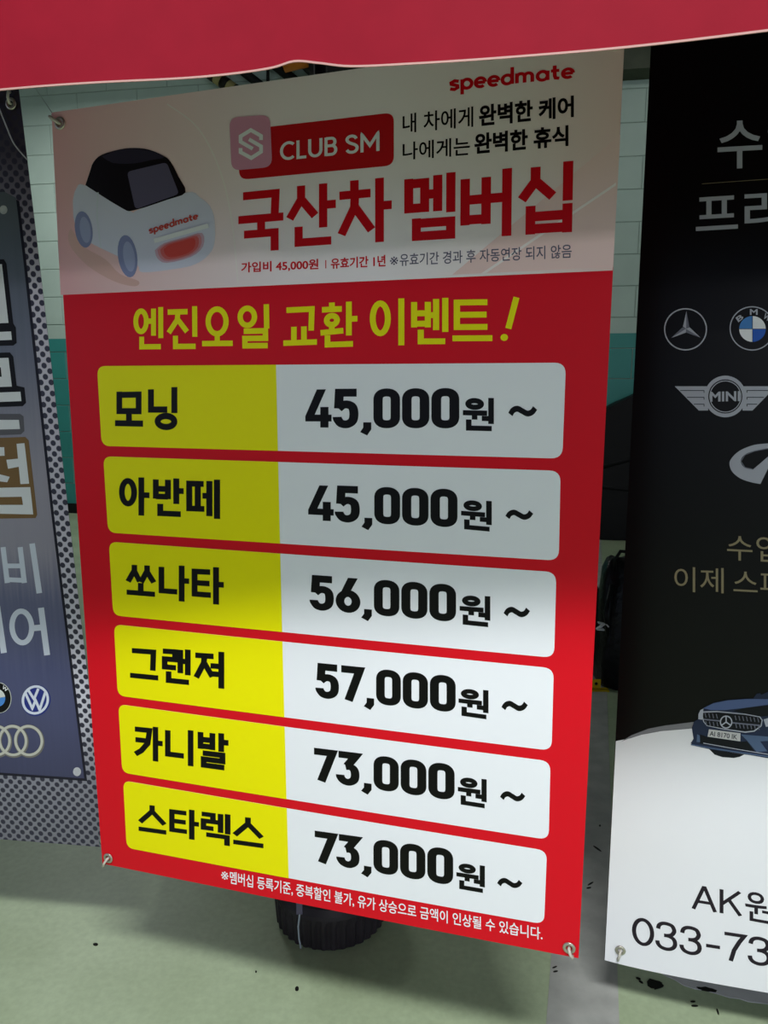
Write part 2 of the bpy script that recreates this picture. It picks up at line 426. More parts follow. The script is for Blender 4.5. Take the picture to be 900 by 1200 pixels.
        for e in bm.edges:
            if len(e.link_faces) == 2 and e.link_faces[0].normal.dot(e.link_faces[1].normal) < .7: e.smooth = False
        me = bpy.data.meshes.new(name); bm.to_mesh(me); bm.free()
        o = link(name, me, m, s.root); return o
    def eyelet(s, p, tie, R=0.0078):
        """metal eyelet with the end of a plastic cable tie through it, tie = photo point it leads to"""
        u, v = s.uv(p) if not isinstance(p, V) else p
        c = s.pos(u, v, 0.0022) - s.root.location; bm = bmesh.new()
        torus(bm, c, s.n, R, 0.0032, flat=0.6)
        e = from_bm('eyelet', bm, mat('eyelet_metal', (190, 186, 172), 0.3, 0.85), s.root, smooth=True)
        u2, v2 = s.uv(tie) if not isinstance(tie, V) else tie
        d = s.pos(u2, v2, 0.004) - s.root.location
        bm = bmesh.new(); up = s.n*0.007
        tube(bm, [c-s.n*0.006, c+up*0.6, c*.6+d*.4+up, d+up*0.3, d-s.n*0.004], 0.0026, 8)
        t = from_bm('cable_tie', bm, mat('tie_plastic', (196, 192, 180), 0.45), e, smooth=True)
        bm = bmesh.new(); box(bm, (-.004, -.004, -.003), (.004, .004, .003))
        bmesh.ops.bevel(bm, geom=bm.edges[:], offset=0.001, segments=1, affect='EDGES')
        for w in bm.verts: w.co = w.co + c + s.n*0.006
        bm.free()
        return e

def cropq(box_, sc, pts): return [(box_[0]+x/sc, box_[1]+y/sc) for x, y in pts]
def uvramp(name, stops, axis='v', rough=0.35, noise=0.0, stretch=(1, 1)):
    """printed colour gradient along u or v of the piece's own UV map"""
    m = bpy.data.materials.new(name); m.use_nodes = True; nt = m.node_tree; b = nt.nodes['Principled BSDF']
    b.inputs['Roughness'].default_value = rough; b.inputs['Specular IOR Level'].default_value = 0.16
    uv = nt.nodes.new('ShaderNodeUVMap'); uv.uv_map = 'UVMap'; sp = nt.nodes.new('ShaderNodeSeparateXYZ'); nt.links.new(uv.outputs[0], sp.inputs[0])
    r = nt.nodes.new('ShaderNodeValToRGB'); e = r.color_ramp.elements
    while len(e) < len(stops): e.new(0.5)
    for k, (p, c) in enumerate(stops): e[k].position = p; e[k].color = rgb(*c)
    src = sp.outputs[0 if axis == 'u' else 1]
    if noise:
        n = nt.nodes.new('ShaderNodeTexNoise'); n.inputs['Scale'].default_value = 3; n.inputs['Detail'].default_value = 5
        mp = nt.nodes.new('ShaderNodeMapping'); mp.inputs['Scale'].default_value = (stretch[0], stretch[1], 1)
        nt.links.new(uv.outputs[0], mp.inputs[0]); nt.links.new(mp.outputs[0], n.inputs['Vector'])
        a = nt.nodes.new('ShaderNodeMath'); a.operation = 'MULTIPLY_ADD'; a.inputs[1].default_value = noise
        nt.links.new(n.outputs['Fac'], a.inputs[0]); nt.links.new(src, a.inputs[2])
        a2 = nt.nodes.new('ShaderNodeMath'); a2.operation = 'SUBTRACT'; a2.inputs[1].default_value = noise/2
        nt.links.new(a.outputs[0], a2.inputs[0]); src = a2.outputs[0]
    nt.links.new(src, r.inputs[0]); nt.links.new(r.outputs[0], b.inputs['Base Color'])
    return m

# ------------------------------------------------------------------ the setting
def floor_material():
    m = bpy.data.materials.new('green_epoxy'); m.use_nodes = True; nt = m.node_tree; b = nt.nodes['Principled BSDF']
    tc = nt.nodes.new('ShaderNodeTexCoord')
    n1 = nt.nodes.new('ShaderNodeTexNoise'); n1.inputs['Scale'].default_value = 3.5; n1.inputs['Detail'].default_value = 8
    n2 = nt.nodes.new('ShaderNodeTexNoise'); n2.inputs['Scale'].default_value = 60; n2.inputs['Detail'].default_value = 4
    for n in (n1, n2): nt.links.new(tc.outputs['Object'], n.inputs['Vector'])
    r = nt.nodes.new('ShaderNodeValToRGB'); e = r.color_ramp.elements
    e[0].position, e[0].color = 0.25, rgb(156, 172, 136); e[1].position, e[1].color = 0.72, rgb(178, 195, 160)
    nt.links.new(n1.outputs['Fac'], r.inputs[0])
    mr = nt.nodes.new('ShaderNodeMapRange'); mr.inputs[1].default_value = .3; mr.inputs[2].default_value = .7; mr.inputs[3].default_value = .93; mr.inputs[4].default_value = 1.07
    nt.links.new(n2.outputs['Fac'], mr.inputs[0])
    mu = nt.nodes.new('ShaderNodeVectorMath'); mu.operation = 'MULTIPLY'
    nt.links.new(r.outputs[0], mu.inputs[0]); nt.links.new(mr.outputs[0], mu.inputs[1]); nt.links.new(mu.outputs[0], b.inputs['Base Color'])
    b.inputs['Roughness'].default_value = 0.42
    return m
bm = bmesh.new(); box(bm, (-9, -18, -0.12), (9, 9.5, 0))
floor = struct(from_bm('floor', bm, floor_material()))

# grey painted parking lines and stains on the floor
m_line = mat('grey_line_paint', (168, 170, 164), 0.5, noise=(14, 0.16))
def floor_patch(pts, name, m, z, seed=0, jag=0.0):
    r = random.Random(seed); out = []
    for i, p in enumerate(pts):
        q = pts[(i+1) % len(pts)]; k = max(1, int((V(q)-V(p)).length/0.02)) if jag else 1
        for t in range(k):
            c = V(p).lerp(V(q), t/k); out.append((c.x+r.uniform(-jag, jag), c.y+r.uniform(-jag, jag)))
    bm = bmesh.new(); vs, fs = fill(out); top = [bm.verts.new((x, y, z)) for x, y in vs]; bot = [bm.verts.new((x, y, -.001)) for x, y in vs]
    for f in fs: bm.faces.new([top[i] for i in f])
    n = len(vs)
    for i in range(n): bm.faces.new((top[i], bot[i], bot[(i+1) % n], top[(i+1) % n]))
    return from_bm(name, bm, m, floor)
def fl2(*ps): return [tuple(on_floor(*p)[:2]) for p in ps]
a0, a1 = on_floor(640, 1199), on_floor(646.4, 1119); b0, b1 = on_floor(725.8, 1200), on_floor(722.7, 1125.6)
d = ((a1-a0).normalized()+(b1-b0).normalized()).normalized()
floor_patch([tuple((a0-d*1.2)[:2]), tuple((b0-d*1.2)[:2]), tuple((b0+d*6.0)[:2]), tuple((a0+d*6.0)[:2])], 'painted_line', m_line, 0.0012)
floor_patch(fl2((762, 1108), (768, 1136), (800, 1155), (842, 1166), (900, 1178), (980, 1196), (1000, 1150), (900, 1120), (820, 1100)), 'worn_paint', mat('worn_pale_paint', (206, 206, 208), 0.5, noise=(20, .08)), 0.0012, 3, 0.003)
m_stain = mat('black_stain', (22, 22, 18), 0.6)
floor_patch(fl2(*ell(768, 1154, 10, 5.5, 14, tilt=12)), 'stain', m_stain, 0.0016, 5, 0.004)
floor_patch(fl2(*ell(828, 1160, 12, 2.4, 14, tilt=10)), 'stain', m_stain, 0.0016, 6, 0.003)
for i, (x, y, rx, ry, t) in enumerate([(348, 1159, 2.2, 2.6, 20), (650, 1134, 3, .9, -20), (651, 1139, 3, 1, -10), (814, 1179, 4, 1, 0), (841, 1186, 1, 4, -20), (812, 1174, 3, .8, 0), (300, 1139, 1, 1, 0), (112, 1107, 3, 1.5, 0), (748, 1147, 3, 1, 20), (751, 1151, 3, 1, 30), (692, 1036, 4, 1, -30), (690, 1041, 3, 1, -10), (700, 995, 6, 1, 35), (703, 968, 1.2, 1.2, 0)]):
    floor_patch(fl2(*ell(x, y, rx, ry, 10, tilt=t)), 'scuff', m_stain, 0.0018, i, 0.0)

# back wall of painted blocks: pale green above, teal below
def wall_material():
    m = bpy.data.materials.new('block_paint'); m.use_nodes = True; nt = m.node_tree; b = nt.nodes['Principled BSDF']
    g = nt.nodes.new('ShaderNodeNewGeometry'); s = nt.nodes.new('ShaderNodeSeparateXYZ'); nt.links.new(g.outputs['Position'], s.inputs[0])
    c = nt.nodes.new('ShaderNodeMath'); c.operation = 'GREATER_THAN'; c.inputs[1].default_value = 1.745; nt.links.new(s.outputs[2], c.inputs[0])
    n = nt.nodes.new('ShaderNodeTexNoise'); n.inputs['Scale'].default_value = 2.2; n.inputs['Detail'].default_value = 5; nt.links.new(g.outputs['Position'], n.inputs['Vector'])
    mr = nt.nodes.new('ShaderNodeMapRange'); mr.inputs[1].default_value = .3; mr.inputs[2].default_value = .7; mr.inputs[3].default_value = .92; mr.inputs[4].default_value = 1.06
    nt.links.new(n.outputs['Fac'], mr.inputs[0])
    mx = nt.nodes.new('ShaderNodeMix'); mx.data_type = 'RGBA'; nt.links.new(c.outputs[0], mx.inputs[0])
    mx.inputs[6].default_value = rgb(54, 144, 136); mx.inputs[7].default_value = rgb(180, 200, 187)
    mu = nt.nodes.new('ShaderNodeVectorMath'); mu.operation = 'MULTIPLY'; nt.links.new(mx.outputs[2], mu.inputs[0]); nt.links.new(mr.outputs[0], mu.inputs[1])
    nt.links.new(mu.outputs[0], b.inputs['Base Color']); b.inputs['Roughness'].default_value = 0.55
    return m
WY = math.radians(-10)
wb = on_floor(730, 622); W_O = V((wb.x, wb.y, 0)); W_EX = V((math.cos(WY), math.sin(WY), 0)); W_N = V((math.sin(WY), -math.cos(WY), 0))
wm = Matrix(((W_EX.x, -W_N.x, 0, W_O.x), (W_EX.y, -W_N.y, 0, W_O.y), (0, 0, 1, 0), (0, 0, 0, 1)))
def wall_pt(x, y, lift=0.0): return on_plane((x, y), W_O + W_N*lift, W_N)
CH, CW, WT = 0.262, 0.60, 4.45
bm = bmesh.new(); box(bm, (-7.2, 0.006, 0), (3.6, 0.2, WT))
wall = struct(from_bm('wall_back', bm, mat('block_joint', (150, 166, 156), 0.8)))
wall.matrix_world = wm
bm = bmesh.new(); box(bm, (0.003, 0.0, 0.003), (CW-0.003, 0.03, CH-0.003))
bmesh.ops.bevel(bm, geom=[e for e in bm.edges if all(v.co.y < 0.01 for v in e.verts)], offset=0.003, segments=1, affect='EDGES')
m_block = wall_material(); block_me = bpy.data.meshes.new('block'); bmesh.ops.recalc_face_normals(bm, faces=bm.faces[:]); bm.to_mesh(block_me); bm.free(); block_me.materials.append(m_block)
rows = int(WT/CH)
for j in range(rows):
    for i in range(18):
        x = -7.2 + i*CW - (0.3 if j % 2 else 0.0) + 0.3
        if x+CW > 3.6 or x < -7.2: continue
        o = bpy.data.objects.new('block', block_me); COL.objects.link(o); o.parent = wall; o.location = (x, random.uniform(-0.0015, 0.0015), 0.045+j*CH)
bm = bmesh.new(); box(bm, (-7.2, -0.02, 0), (3.6, -0.002, 0.10))
bb = struct(from_bm('baseboard_back', bm, mat('black_skirting', (26, 28, 28), 0.5))); bb.matrix_world = wm
bm = bmesh.new(); box(bm, (-9, -18, WT), (9, 9.5, WT+0.15))
struct(from_bm('ceiling', bm, mat('ceiling_paint', (120, 126, 120), 0.8)))
# dark beam along the top of the wall on its right-hand side
tz = wall_pt(745, 94).z
bm = bmesh.new(); box(bm, (-1.15, -0.25, tz), (3.6, -0.004, WT))
bt = struct(from_bm('trim_1', bm, mat('dark_beam', (84, 88, 74), 0.8, noise=(5, .25)))); bt.matrix_world = wm

# unseen side walls, added to block light from the floor behind the posters
bm = bmesh.new(); box(bm, (-6.2, 0.9, 0), (-6.0, 9.0, WT)); struct(from_bm('added_wall_left', bm, mat('side_wall_paint', (104, 118, 108), 0.8, noise=(2, .1))))
bm = bmesh.new(); box(bm, (4.6, 0.9, 0), (4.8, 9.0, WT)); struct(from_bm('added_wall_right', bm, mat('side_wall_paint', (104, 118, 108))))
# invented flood lamp on a stand, out of view, added to brighten the posters
FX, FY, FZ = 1.6, -6.0, 2.30
fl = empty('added_floodlight', (FX, FY, 0)); tag(fl, 'unseen flood lamp on a tripod stand, added to brighten the posters', 'lamp')
bm = bmesh.new(); tube(bm, [(0, 0, .35), (0, 0, FZ-.14)], .014, 10); from_bm('pole', bm, mat('stand_steel', (40, 40, 42), .4), fl, smooth=True)
for k in range(3):
    t = 2*math.pi*k/3+.5; bm = bmesh.new(); tube(bm, [(0, 0, .62), (.42*math.cos(t), .42*math.sin(t), .01)], .010, 8); from_bm('leg', bm, mat('stand_steel', (40, 40, 42)), fl, smooth=True)
bm = bmesh.new(); box(bm, (-.17, -.09, FZ-.15), (.17, -.012, FZ+.15)); bmesh.ops.bevel(bm, geom=bm.edges[:], offset=.012, segments=2, affect='EDGES'); from_bm('housing', bm, mat('stand_steel', (40, 40, 42)), fl)
bm = bmesh.new(); box(bm, (-.15, -.012, FZ-.13), (.15, -.008, FZ+.13)); mlens = mat('added_flood_lens', (255, 255, 255), .3)
mlens.node_tree.nodes['Principled BSDF'].inputs['Emission Color'].default_value = (.95, .98, 1, 1); mlens.node_tree.nodes['Principled BSDF'].inputs['Emission Strength'].default_value = 20
from_bm('lens', bm, mlens, fl)
ld = bpy.data.lights.new('added_flood_light', 'AREA'); ld.shape = 'RECTANGLE'; ld.size = .28; ld.size_y = .24; ld.energy = ADDED_FLOOD; ld.color = (.95, .98, 1.0)
lo = bpy.data.objects.new('added_flood_light', ld); COL.objects.link(lo); lo.parent = fl; lo.location = (0, 0, FZ); lo.rotation_euler = (math.pi/2, 0, 0)

# unseen ceiling lamps added for the light, twin tubes in a white tray
for i, (x, y, z, w) in enumerate(UNSEEN_LAMPS):
    t = empty('unseen_ceiling_lamp', (x, y, z))
    tag(t, ['unseen twin-tube ceiling lamp above the red banner', 'added twin-tube ceiling lamp brightening the green wall above the banded pipe', 'added twin-tube ceiling lamp over the open middle of the hall', 'added twin-tube ceiling lamp brightening the green wall above the covered machine'][i], 'lamp', 'twin-tube ceiling lamps')
    bm = bmesh.new(); box(bm, (-.65, -.15, .05), (.65, .15, .10)); from_bm('tray', bm, mat('lamp_tray', (225, 225, 222), 0.4), t)
    for s in (-1, 1):
        bm = bmesh.new(); tube(bm, [(-.6, s*.07, .028), (.6, s*.07, .028)], .014, 12)
        m = mat('lamp_tube', (255, 255, 255), 0.4)
        pb = m.node_tree.nodes['Principled BSDF']; pb.inputs['Emission Color'].default_value = (1, .98, .94, 1); pb.inputs['Emission Strength'].default_value = 6
        from_bm('tube', bm, m, t, smooth=True)
    for s in (-1, 1):
        bm = bmesh.new(); tube(bm, [(s*.5, 0, .10), (s*.5, 0, WT-z)], .006, 6); from_bm('hanger', bm, mat('lamp_tray', (225, 225, 222)), t)
    ld = bpy.data.lights.new('unseen_lamp_light', 'AREA'); ld.shape = 'RECTANGLE'; ld.size = 1.2; ld.size_y = .24; ld.energy = w
    ld.color = (0.97, 0.98, 1.0)
    lo = bpy.data.objects.new('unseen_lamp_light', ld); COL.objects.link(lo); lo.parent = t; lo.location = (0, 0, 0)

# ------------------------------------------------------------------ price poster
P = Sheet((0, 1.25, 0), 17.0, lambda u, v: 0.004*math.sin((v-0.38)*2.2) + 0.003*math.cos(u*3.1))
c = [P.uv(p) for p in ((60.5, 132), (732.5, 37), (678, 1123), (120, 1012))]
cb = P.pos((c[2][0]+c[3][0])/2, min(c[2][1], c[3][1]))
P.base(empty('price_poster', cb))
tag(P.root, 'red vinyl price poster with six yellow and white rows under a pale header', 'poster')
GLOSS = 0.33
m_red = mat('print_red', (214, 14, 32), GLOSS); m_yel = mat('print_yellow', (240, 232, 0), GLOSS); m_wht = mat('print_white', (236, 238, 242), GLOSS)
m_blk = mat('print_black', (9, 8, 9), GLOSS); m_tred = mat('print_title_red', (206, 16, 28), GLOSS); m_gry = mat('print_grey_violet', (92, 88, 108), GLOSS)
P.sheet(c, 'vinyl_sheet', m_red, 28, 40)
def lerp(a, b, t): return (a[0]+(b[0]-a[0])*t, a[1]+(b[1]-a[1])*t)
# header ground: printed pink to pearl gradient
hq = [c[0], c[1], P.uv((718, 317)), P.uv((71.3, 345.7))]
hm = uvramp('header_print', [(0.0, (232, 176, 180)), (0.10, (236, 194, 195)), (0.28, (242, 216, 218)), (0.45, (246, 234, 238)), (0.62, (248, 240, 244)), (0.85, (238, 226, 224)), (1.0, (236, 205, 200))], 'u', GLOSS)
us = [q[0] for q in hq]; vs_ = [q[1] for q in hq]
head = P.mesh(fill(hq), 'header_panel', hm, 1, None, (min(us), max(us), min(vs_), max(vs_)))
m_fac = mat('header_facet', (238, 206, 202), GLOSS); m_fac2 = mat('header_facet_pale', (244, 232, 230), GLOSS)
P.poly([[(727, 158), (718.5, 313), (530, 322)]], 'facet', m_fac, 1.4, head)
P.poly([[(722, 214), (721.7, 217.5), (570, 320), (564, 320.4)]], 'facet', m_fac2, 1.8, head)
P.line(smooth([(196, 122), (232, 150), (258, 200), (272, 260), (279, 332)]), 1.6, 'facet', m_fac2, 1.4, head)
# badge
A = (260, 120); As = 4.091
B = (460, 60); Bs = 3.75
m_badge = mat('badge_red', (196, 28, 34), GLOSS); m_icon = mat('badge_icon', (214, 150, 178), GLOSS)
P.poly([rrect([(280, 153), (461.7, 132), (461.7, 194), (280.5, 211)], 11)], 'badge', m_badge, 2, head)
P.poly([rrect(cropq(A, As, [(37, 74), (232, 60), (243, 310), (48, 329)]), 11)], 'badge_icon', m_icon, 3, head)
P.shape_px(join([ribbon(cropq(A, As, q), 4.4) for q in ([(190, 182), (190, 162), (141, 134), (92, 164), (92, 190), (150, 224)], [(92, 220), (92, 240), (143, 268), (190, 238), (190, 212), (132, 178)])]), 'emblem', m_wht, 4, head)
P.text(thin_line('CLUB SM', 15.5, 9), cropq(A, As, [(280, 184), (757, 134), (757, 234), (280, 281)]), m_wht, 3, head)
P.text(glyph_line('국산차', 16.5, 102), cropq(A, As, [(80, 430), (815, 357), (815, 672), (80, 722)]), m_tred, 2, head)
P.text(glyph_line('멤버십', 17.5, 108), cropq(B, Bs, [(52, 553), (795, 482), (789, 795), (52, 840)]), m_tred, 2, head)
P.text(thin_line('speedmate', 16.5, 5), cropq(B, Bs, [(250, 98), (802, 44), (802, 137), (250, 197)]), m_tred, 2, head)
P.text(font_line('내 차에게', 0.022), cropq(B, Bs, [(45, 277), (355, 243), (355, 333), (45, 362)]), m_blk, 2, head)
P.text(font_line('완벽한 케어', 0.065), cropq(B, Bs, [(380, 238), (797, 195), (797, 290), (380, 333)]), m_blk, 2, head)
P.text(font_line('나에게는', 0.022), cropq(B, Bs, [(45, 402), (340, 375), (340, 458), (45, 480)]), m_blk, 2, head)
P.text(font_line('완벽한 휴식', 0.065), cropq(B, Bs, [(360, 362), (773, 325), (773, 417), (360, 455)]), m_blk, 2, head)
E_ = (270, 280); Es = 4.286
P.text(font_line('가입비 45,000원', 0.05), cropq(E_, Es, [(55, 118), (443, 100), (443, 156), (55, 173)]), m_tred, 2, head)
P.line(cropq(E_, Es, [(480, 107), (480, 148)]), 1.1, 'lettering', m_tred, 2, head)
P.text(font_line('유효기간 1년', 0.05), cropq(E_, Es, [(505, 98), (780, 80), (780, 139), (505, 151)]), m_tred, 2, head)
P.text(font_line('※'), cropq((440, 270), 3.6, [(62, 112), (96, 110), (96, 145), (62, 147)]), m_gry, 2, head)
P.text(font_line('유효기간 경과 후 자동연장 되지 않음', 0.015), cropq((440, 270), 3.6, [(103, 99), (828, 58), (828, 116), (103, 151)]), m_gry, 2, head)
# printed toy car
K = (60, 140); Ks = 4.091
def kc(*p): return cropq(K, Ks, p)
m_cb = mat('toy_body', (214, 214, 234), GLOSS); m_cr = mat('toy_roof', (20, 17, 20), GLOSS); m_cr2 = mat('toy_roof_sheen', (48, 44, 60), GLOSS); m_cw = mat('toy_window', (96, 90, 116), GLOSS)
m_wh = mat('toy_wheel', (136, 142, 184), GLOSS); m_wh2 = mat('toy_hub', (162, 168, 204), GLOSS); m_sh = mat('toy_ground_tint', (222, 178, 172), GLOSS)
car = P.poly([smooth(kc((95, 520), (160, 610), (260, 670), (330, 740), (420, 775), (400, 800), (300, 775), (180, 705), (100, 620), (82, 560), (95, 520)), 4)[:-1]], 'printed_car', m_sh, 1.4, head)
# sub-parts would be a fourth level here, so the printed car's pieces sit under the header as well
P.poly([smooth(kc((105, 390), (120, 335), (165, 316), (375, 437), (420, 432), (650, 350), (715, 375), (762, 417), (784, 480), (784, 590), (755, 650), (690, 695), (600, 716), (440, 733), (415, 700), (330, 660), (205, 600), (150, 560), (112, 490), (105, 390)), 4)[:-1]], 'printed_car_body', m_cb, 2, head)
P.poly([kc((222, 350), (230, 350), (226, 470), (245, 620), (236, 615), (217, 470))], 'printed_car_seam', mat('toy_seam', (210, 214, 229), GLOSS), 3, head)
P.poly([smooth(kc((166, 316), (188, 250), (205, 205), (245, 170), (330, 145), (400, 138), (470, 146), (540, 175), (575, 205), (612, 275), (646, 350), (560, 385), (400, 436), (340, 425), (166, 316)), 3)[:-1]], 'printed_car_roof', m_cr, 3, head)
P.poly([smooth(kc((245, 178), (320, 150), (400, 142), (480, 152), (545, 182), (480, 196), (400, 212), (300, 210), (245, 178)), 3)[:-1]], 'printed_car_roof_sheen', m_cr2, 4, head)
P.poly([rrect(kc((366, 252), (556, 206), (616, 358), (406, 432)), 5)], 'printed_car_window', m_cw, 4, head)
for (x, y, rx, ry) in ((158, 528, 42, 88), (368, 656, 46, 102)):
    P.poly([kc(*ell(x, y, rx, ry, 24, tilt=-8))], 'printed_wheel', m_wh, 3, head)
    P.poly([kc(*ell(x+8, y+2, rx*.6, ry*.72, 24, tilt=-8))], 'printed_hub', m_wh2, 4, head)
for k, (col, sc) in enumerate((((206, 170, 190), 1.28), ((212, 140, 150), 1.14), ((214, 104, 104), 1.0), ((214, 78, 72), 0.82))):
    P.poly([[((x-620)*sc/Ks+620/Ks+K[0], (y-615)*sc/Ks+615/Ks+K[1]) for x, y in smooth([(525, 625), (560, 598), (640, 575), (702, 560), (706, 610), (660, 650), (570, 672), (535, 655), (525, 625)], 3)[:-1]]], 'printed_glow', mat('toy_glow_%d' % k, col, GLOSS), 3+k*0.5, head)
P.line(kc((497, 583), (756, 510)), 5.4, 'printed_light_bar', mat('toy_bar', (232, 232, 236), GLOSS), 6, head)
P.text(thin_line('speedmate', 16.5, 5), kc((467, 512), (705, 442), (710, 486), (476, 560)), mat('toy_letter', (196, 70, 62), GLOSS), 5, head)
# event line
Cc = (140, 340); Ds = 3.4615; Dc = (380, 330)
P.text(glyph_line('엔진오일', 15.5, 108), cropq(Cc, Ds, [(57, 72), (607, 57), (610, 236), (57, 241)]), m_yel, 1)
P.text(glyph_line('교환', 15.5, 104), [(332.1, 357.5), (419, 353), (419, 406), (332.1, 409)], m_yel, 1)
P.text(glyph_line('이벤트', 15.5, 106), cropq(Dc, Ds, [(185, 70), (682, 64), (682, 256), (185, 259)]), m_yel, 1)
P.text(glyph_line('!', 18), cropq(Dc, Ds, [(715, 62), (792, 60), (792, 240), (715, 241)]), m_yel, 1)
# six price rows
G = (100, 420); Hh = (100, 720); I = (320, 420); J = (320, 740); Gs = 3.4615; Is = 2.368
ROWS = [
 ([(114, 429), (663.3, 425), (659, 537.4), (119.5, 522.5)], '모닝', cropq(G, Gs, [(122, 122), (375, 116), (375, 292), (122, 286)]), '45,000',
  cropq(I, Is, [(90, 85), (517, 82), (517, 215), (90, 213)]), cropq(I, Is, [(527, 108), (613, 110), (613, 202), (527, 200)]), cropq(I, Is, [(653, 130), (733, 133), (733, 162), (653, 160)])),
 ([(121.3, 534.7), (657, 551.7), (654.8, 657), (127, 624)], '아반떼', cropq(G, Gs, [(138, 480), (548, 492), (548, 651), (138, 633)]), '45,000',
  cropq(I, Is, [(98, 350), (512, 363), (512, 489), (98, 468)]), cropq(I, Is, [(522, 391), (607, 396), (607, 481), (522, 473)]), cropq(I, Is, [(645, 418), (722, 422), (722, 449), (645, 445)])),
 ([(127.8, 634.7), (652, 670.4), (649.4, 770.8), (133, 721)], '쏘나타', cropq(G, Gs, [(165, 830), (563, 848), (563, 1000), (165, 966)]), '56,000',
  cropq(I, Is, [(102, 600), (508, 628), (508, 751), (102, 714)]), cropq(I, Is, [(518, 655), (603, 660), (603, 746), (518, 737)]), cropq(I, Is, [(640, 687), (713, 692), (713, 719), (640, 715)])),
 ([(133.8, 731.5), (649, 783), (646.4, 879.6), (138.3, 815)], '그랜져', cropq(Hh, Gs, [(183, 126), (565, 152), (565, 301), (183, 262)]), '57,000',
  cropq(J, Is, [(118, 86), (507, 124), (507, 244), (118, 200)]), cropq(J, Is, [(515, 156), (598, 163), (598, 244), (515, 232)]), cropq(J, Is, [(634, 190), (707, 195), (707, 222), (634, 217)])),
 ([(139, 825), (645.1, 892), (643, 984), (143.5, 905.2)], '카니발', cropq(Hh, Gs, [(198, 447), (582, 484), (582, 635), (198, 583)]), '73,000',
  cropq(J, Is, [(114, 322), (504, 369), (504, 488), (114, 430)]), cropq(J, Is, [(513, 401), (593, 410), (593, 491), (513, 478)]), cropq(J, Is, [(630, 440), (700, 448), (700, 473), (630, 466)])),
 ([(144.6, 914.4), (641, 996.7), (637.6, 1083), (148.7, 993.3)], '스타렉스', cropq(Hh, Gs, [(215, 764), (725, 828), (725, 958), (215, 886)]), '73,000',
  cropq(J, Is, [(116, 552), (500, 604), (500, 724), (116, 655)]), cropq(J, Is, [(509, 639), (588, 650), (588, 726), (509, 712)]), cropq(J, Is, [(622, 680), (692, 690), (692, 714), (622, 705)])),
]
SPLIT = P.uv((327.3, 590))[0]
for q, nm, nq, pr, pq, wq, tq in ROWS:
    Q = [P.uv(p) for p in q]; rr = rrect(Q, 0.017)
    row = P.mesh(fill(rr), 'price_row', m_wht, 1)
    tl = rr[-7:]; bl = rr[21:28]
    k0 = (SPLIT-Q[0][0])/(Q[1][0]-Q[0][0]); ts = Q[0][1]+(Q[1][1]-Q[0][1])*k0; bs = Q[3][1]+(Q[2][1]-Q[3][1])*k0
    left = rr[0:7]; lowl = rr[21:28]     # rrect starts at corner TL, then TR, BR, BL
    P.mesh(fill(left+[(SPLIT, ts), (SPLIT, bs)]+lowl), 'name_field', m_yel, 2, row)
    P.text(glyph_line(nm, 18.5, 106), nq, m_blk, 3, row)
    P.text(num_line(pr), pq, m_blk, 2, row)
    P.text(glyph_line('원', 17, ys=1.1), wq, m_blk, 2, row)
    P.text(union(*TILDE), tq, m_blk, 2, row)
P.text(font_line('※'), [(259.3, 1020.5), (267.8, 1022), (267.8, 1031.5), (259.3, 1030)], m_wht, 1)
P.text(font_line('멤버십 등록기준, 중복할인 불가, 유가 상승으로 금액이 인상될 수 있습니다.', 0.025), [(269.5, 1020.5), (635.8, 1087), (635.8, 1102.5), (269.5, 1036)], m_wht, 1)
P.eyelet((71, 145), (61, 138)); P.eyelet((127.5, 1005), (123, 1013)); P.eyelet((667, 1110), (671, 1120)); P.eyelet((721, 50), (728, 42))

# ------------------------------------------------------------------ black banner with car badges
bo = at_y(708, 1125, 1.43)
N = Sheet((bo.x, bo.y, 0), 17.0, lambda u, v: -0.020*math.exp(-max(u, -.02)/0.11) + 0.003*math.sin(v*3), (0.025, 0.15))
nTL, nBL = N.uv((764.5, 20)), N.uv((708, 1125)); _e = N.uv((900, 1163.6)); nBR = (nBL[0]+0.90, nBL[1]+(_e[1]-nBL[1])/(_e[0]-nBL[0])*0.90); nTR = (nTL[0]+0.90, nTL[1])
N.base(empty('black_banner', N.pos((nBL[0]+nBR[0])/2, nBR[1])))
tag(N.root, 'black vinyl banner with silver car badges above a white lower part', 'banner')
m_nb = mat('print_deep_black', (9, 8, 10), GLOSS); m_sil = mat('print_silver', (176, 178, 190), GLOSS); m_gold = mat('print_gold', (150, 138, 108), GLOSS); m_nw = mat('print_cool_white', (238, 239, 243), GLOSS)
N.sheet((nTL, nTR, nBR, nBL), 'vinyl_sheet', m_nb, 40, 40)
el = lambda a, b: [N.uv(p) for p in a]+b
curve = [(727.6, 869.5), (738, 865.3), (752, 860.8), (775, 856.6), (811, 853.5), (900, 850)]
cu = [N.uv(p) for p in curve]; cu[0] = (nBL[0]+(nTL[0]-nBL[0])*((cu[0][1]-nBL[1])/(nTL[1]-nBL[1]))+0.001, cu[0][1])
white = N.mesh(fill(cu+[(nBR[0]-.001, cu[-1][1]), (nBR[0]-.001, nBR[1]+.0005), (nBL[0]+.001, nBL[1]+.0005)]), 'white_field', m_nw, 1)
N.poly([[(727.8, 869), (740, 861.5), (760, 853.8), (780, 850), (812, 846), (900, 838), (900, 849.5), (811, 853.2), (775, 856.3), (752, 860.5), (738, 865)]], 'grey_crescent', mat('print_grey', (132, 132, 138), GLOSS), 1)
M_ = (800, 120); Ms = 6.667
N.text(font_line('수입', 0.02), cropq(M_, Ms, [(272, 140), (985, 98), (985, 490), (272, 525)]), m_sil, 1)
N.line(cropq(M_, Ms, [(150, 637), (667, 600), (1400, 560)]), 0.6, 'rule', m_gold, 1)
N.text(font_line('프리', 0.02), cropq(M_, Ms, [(103, 712), (770, 672), (770, 1010), (103, 1048)]), m_sil, 1)
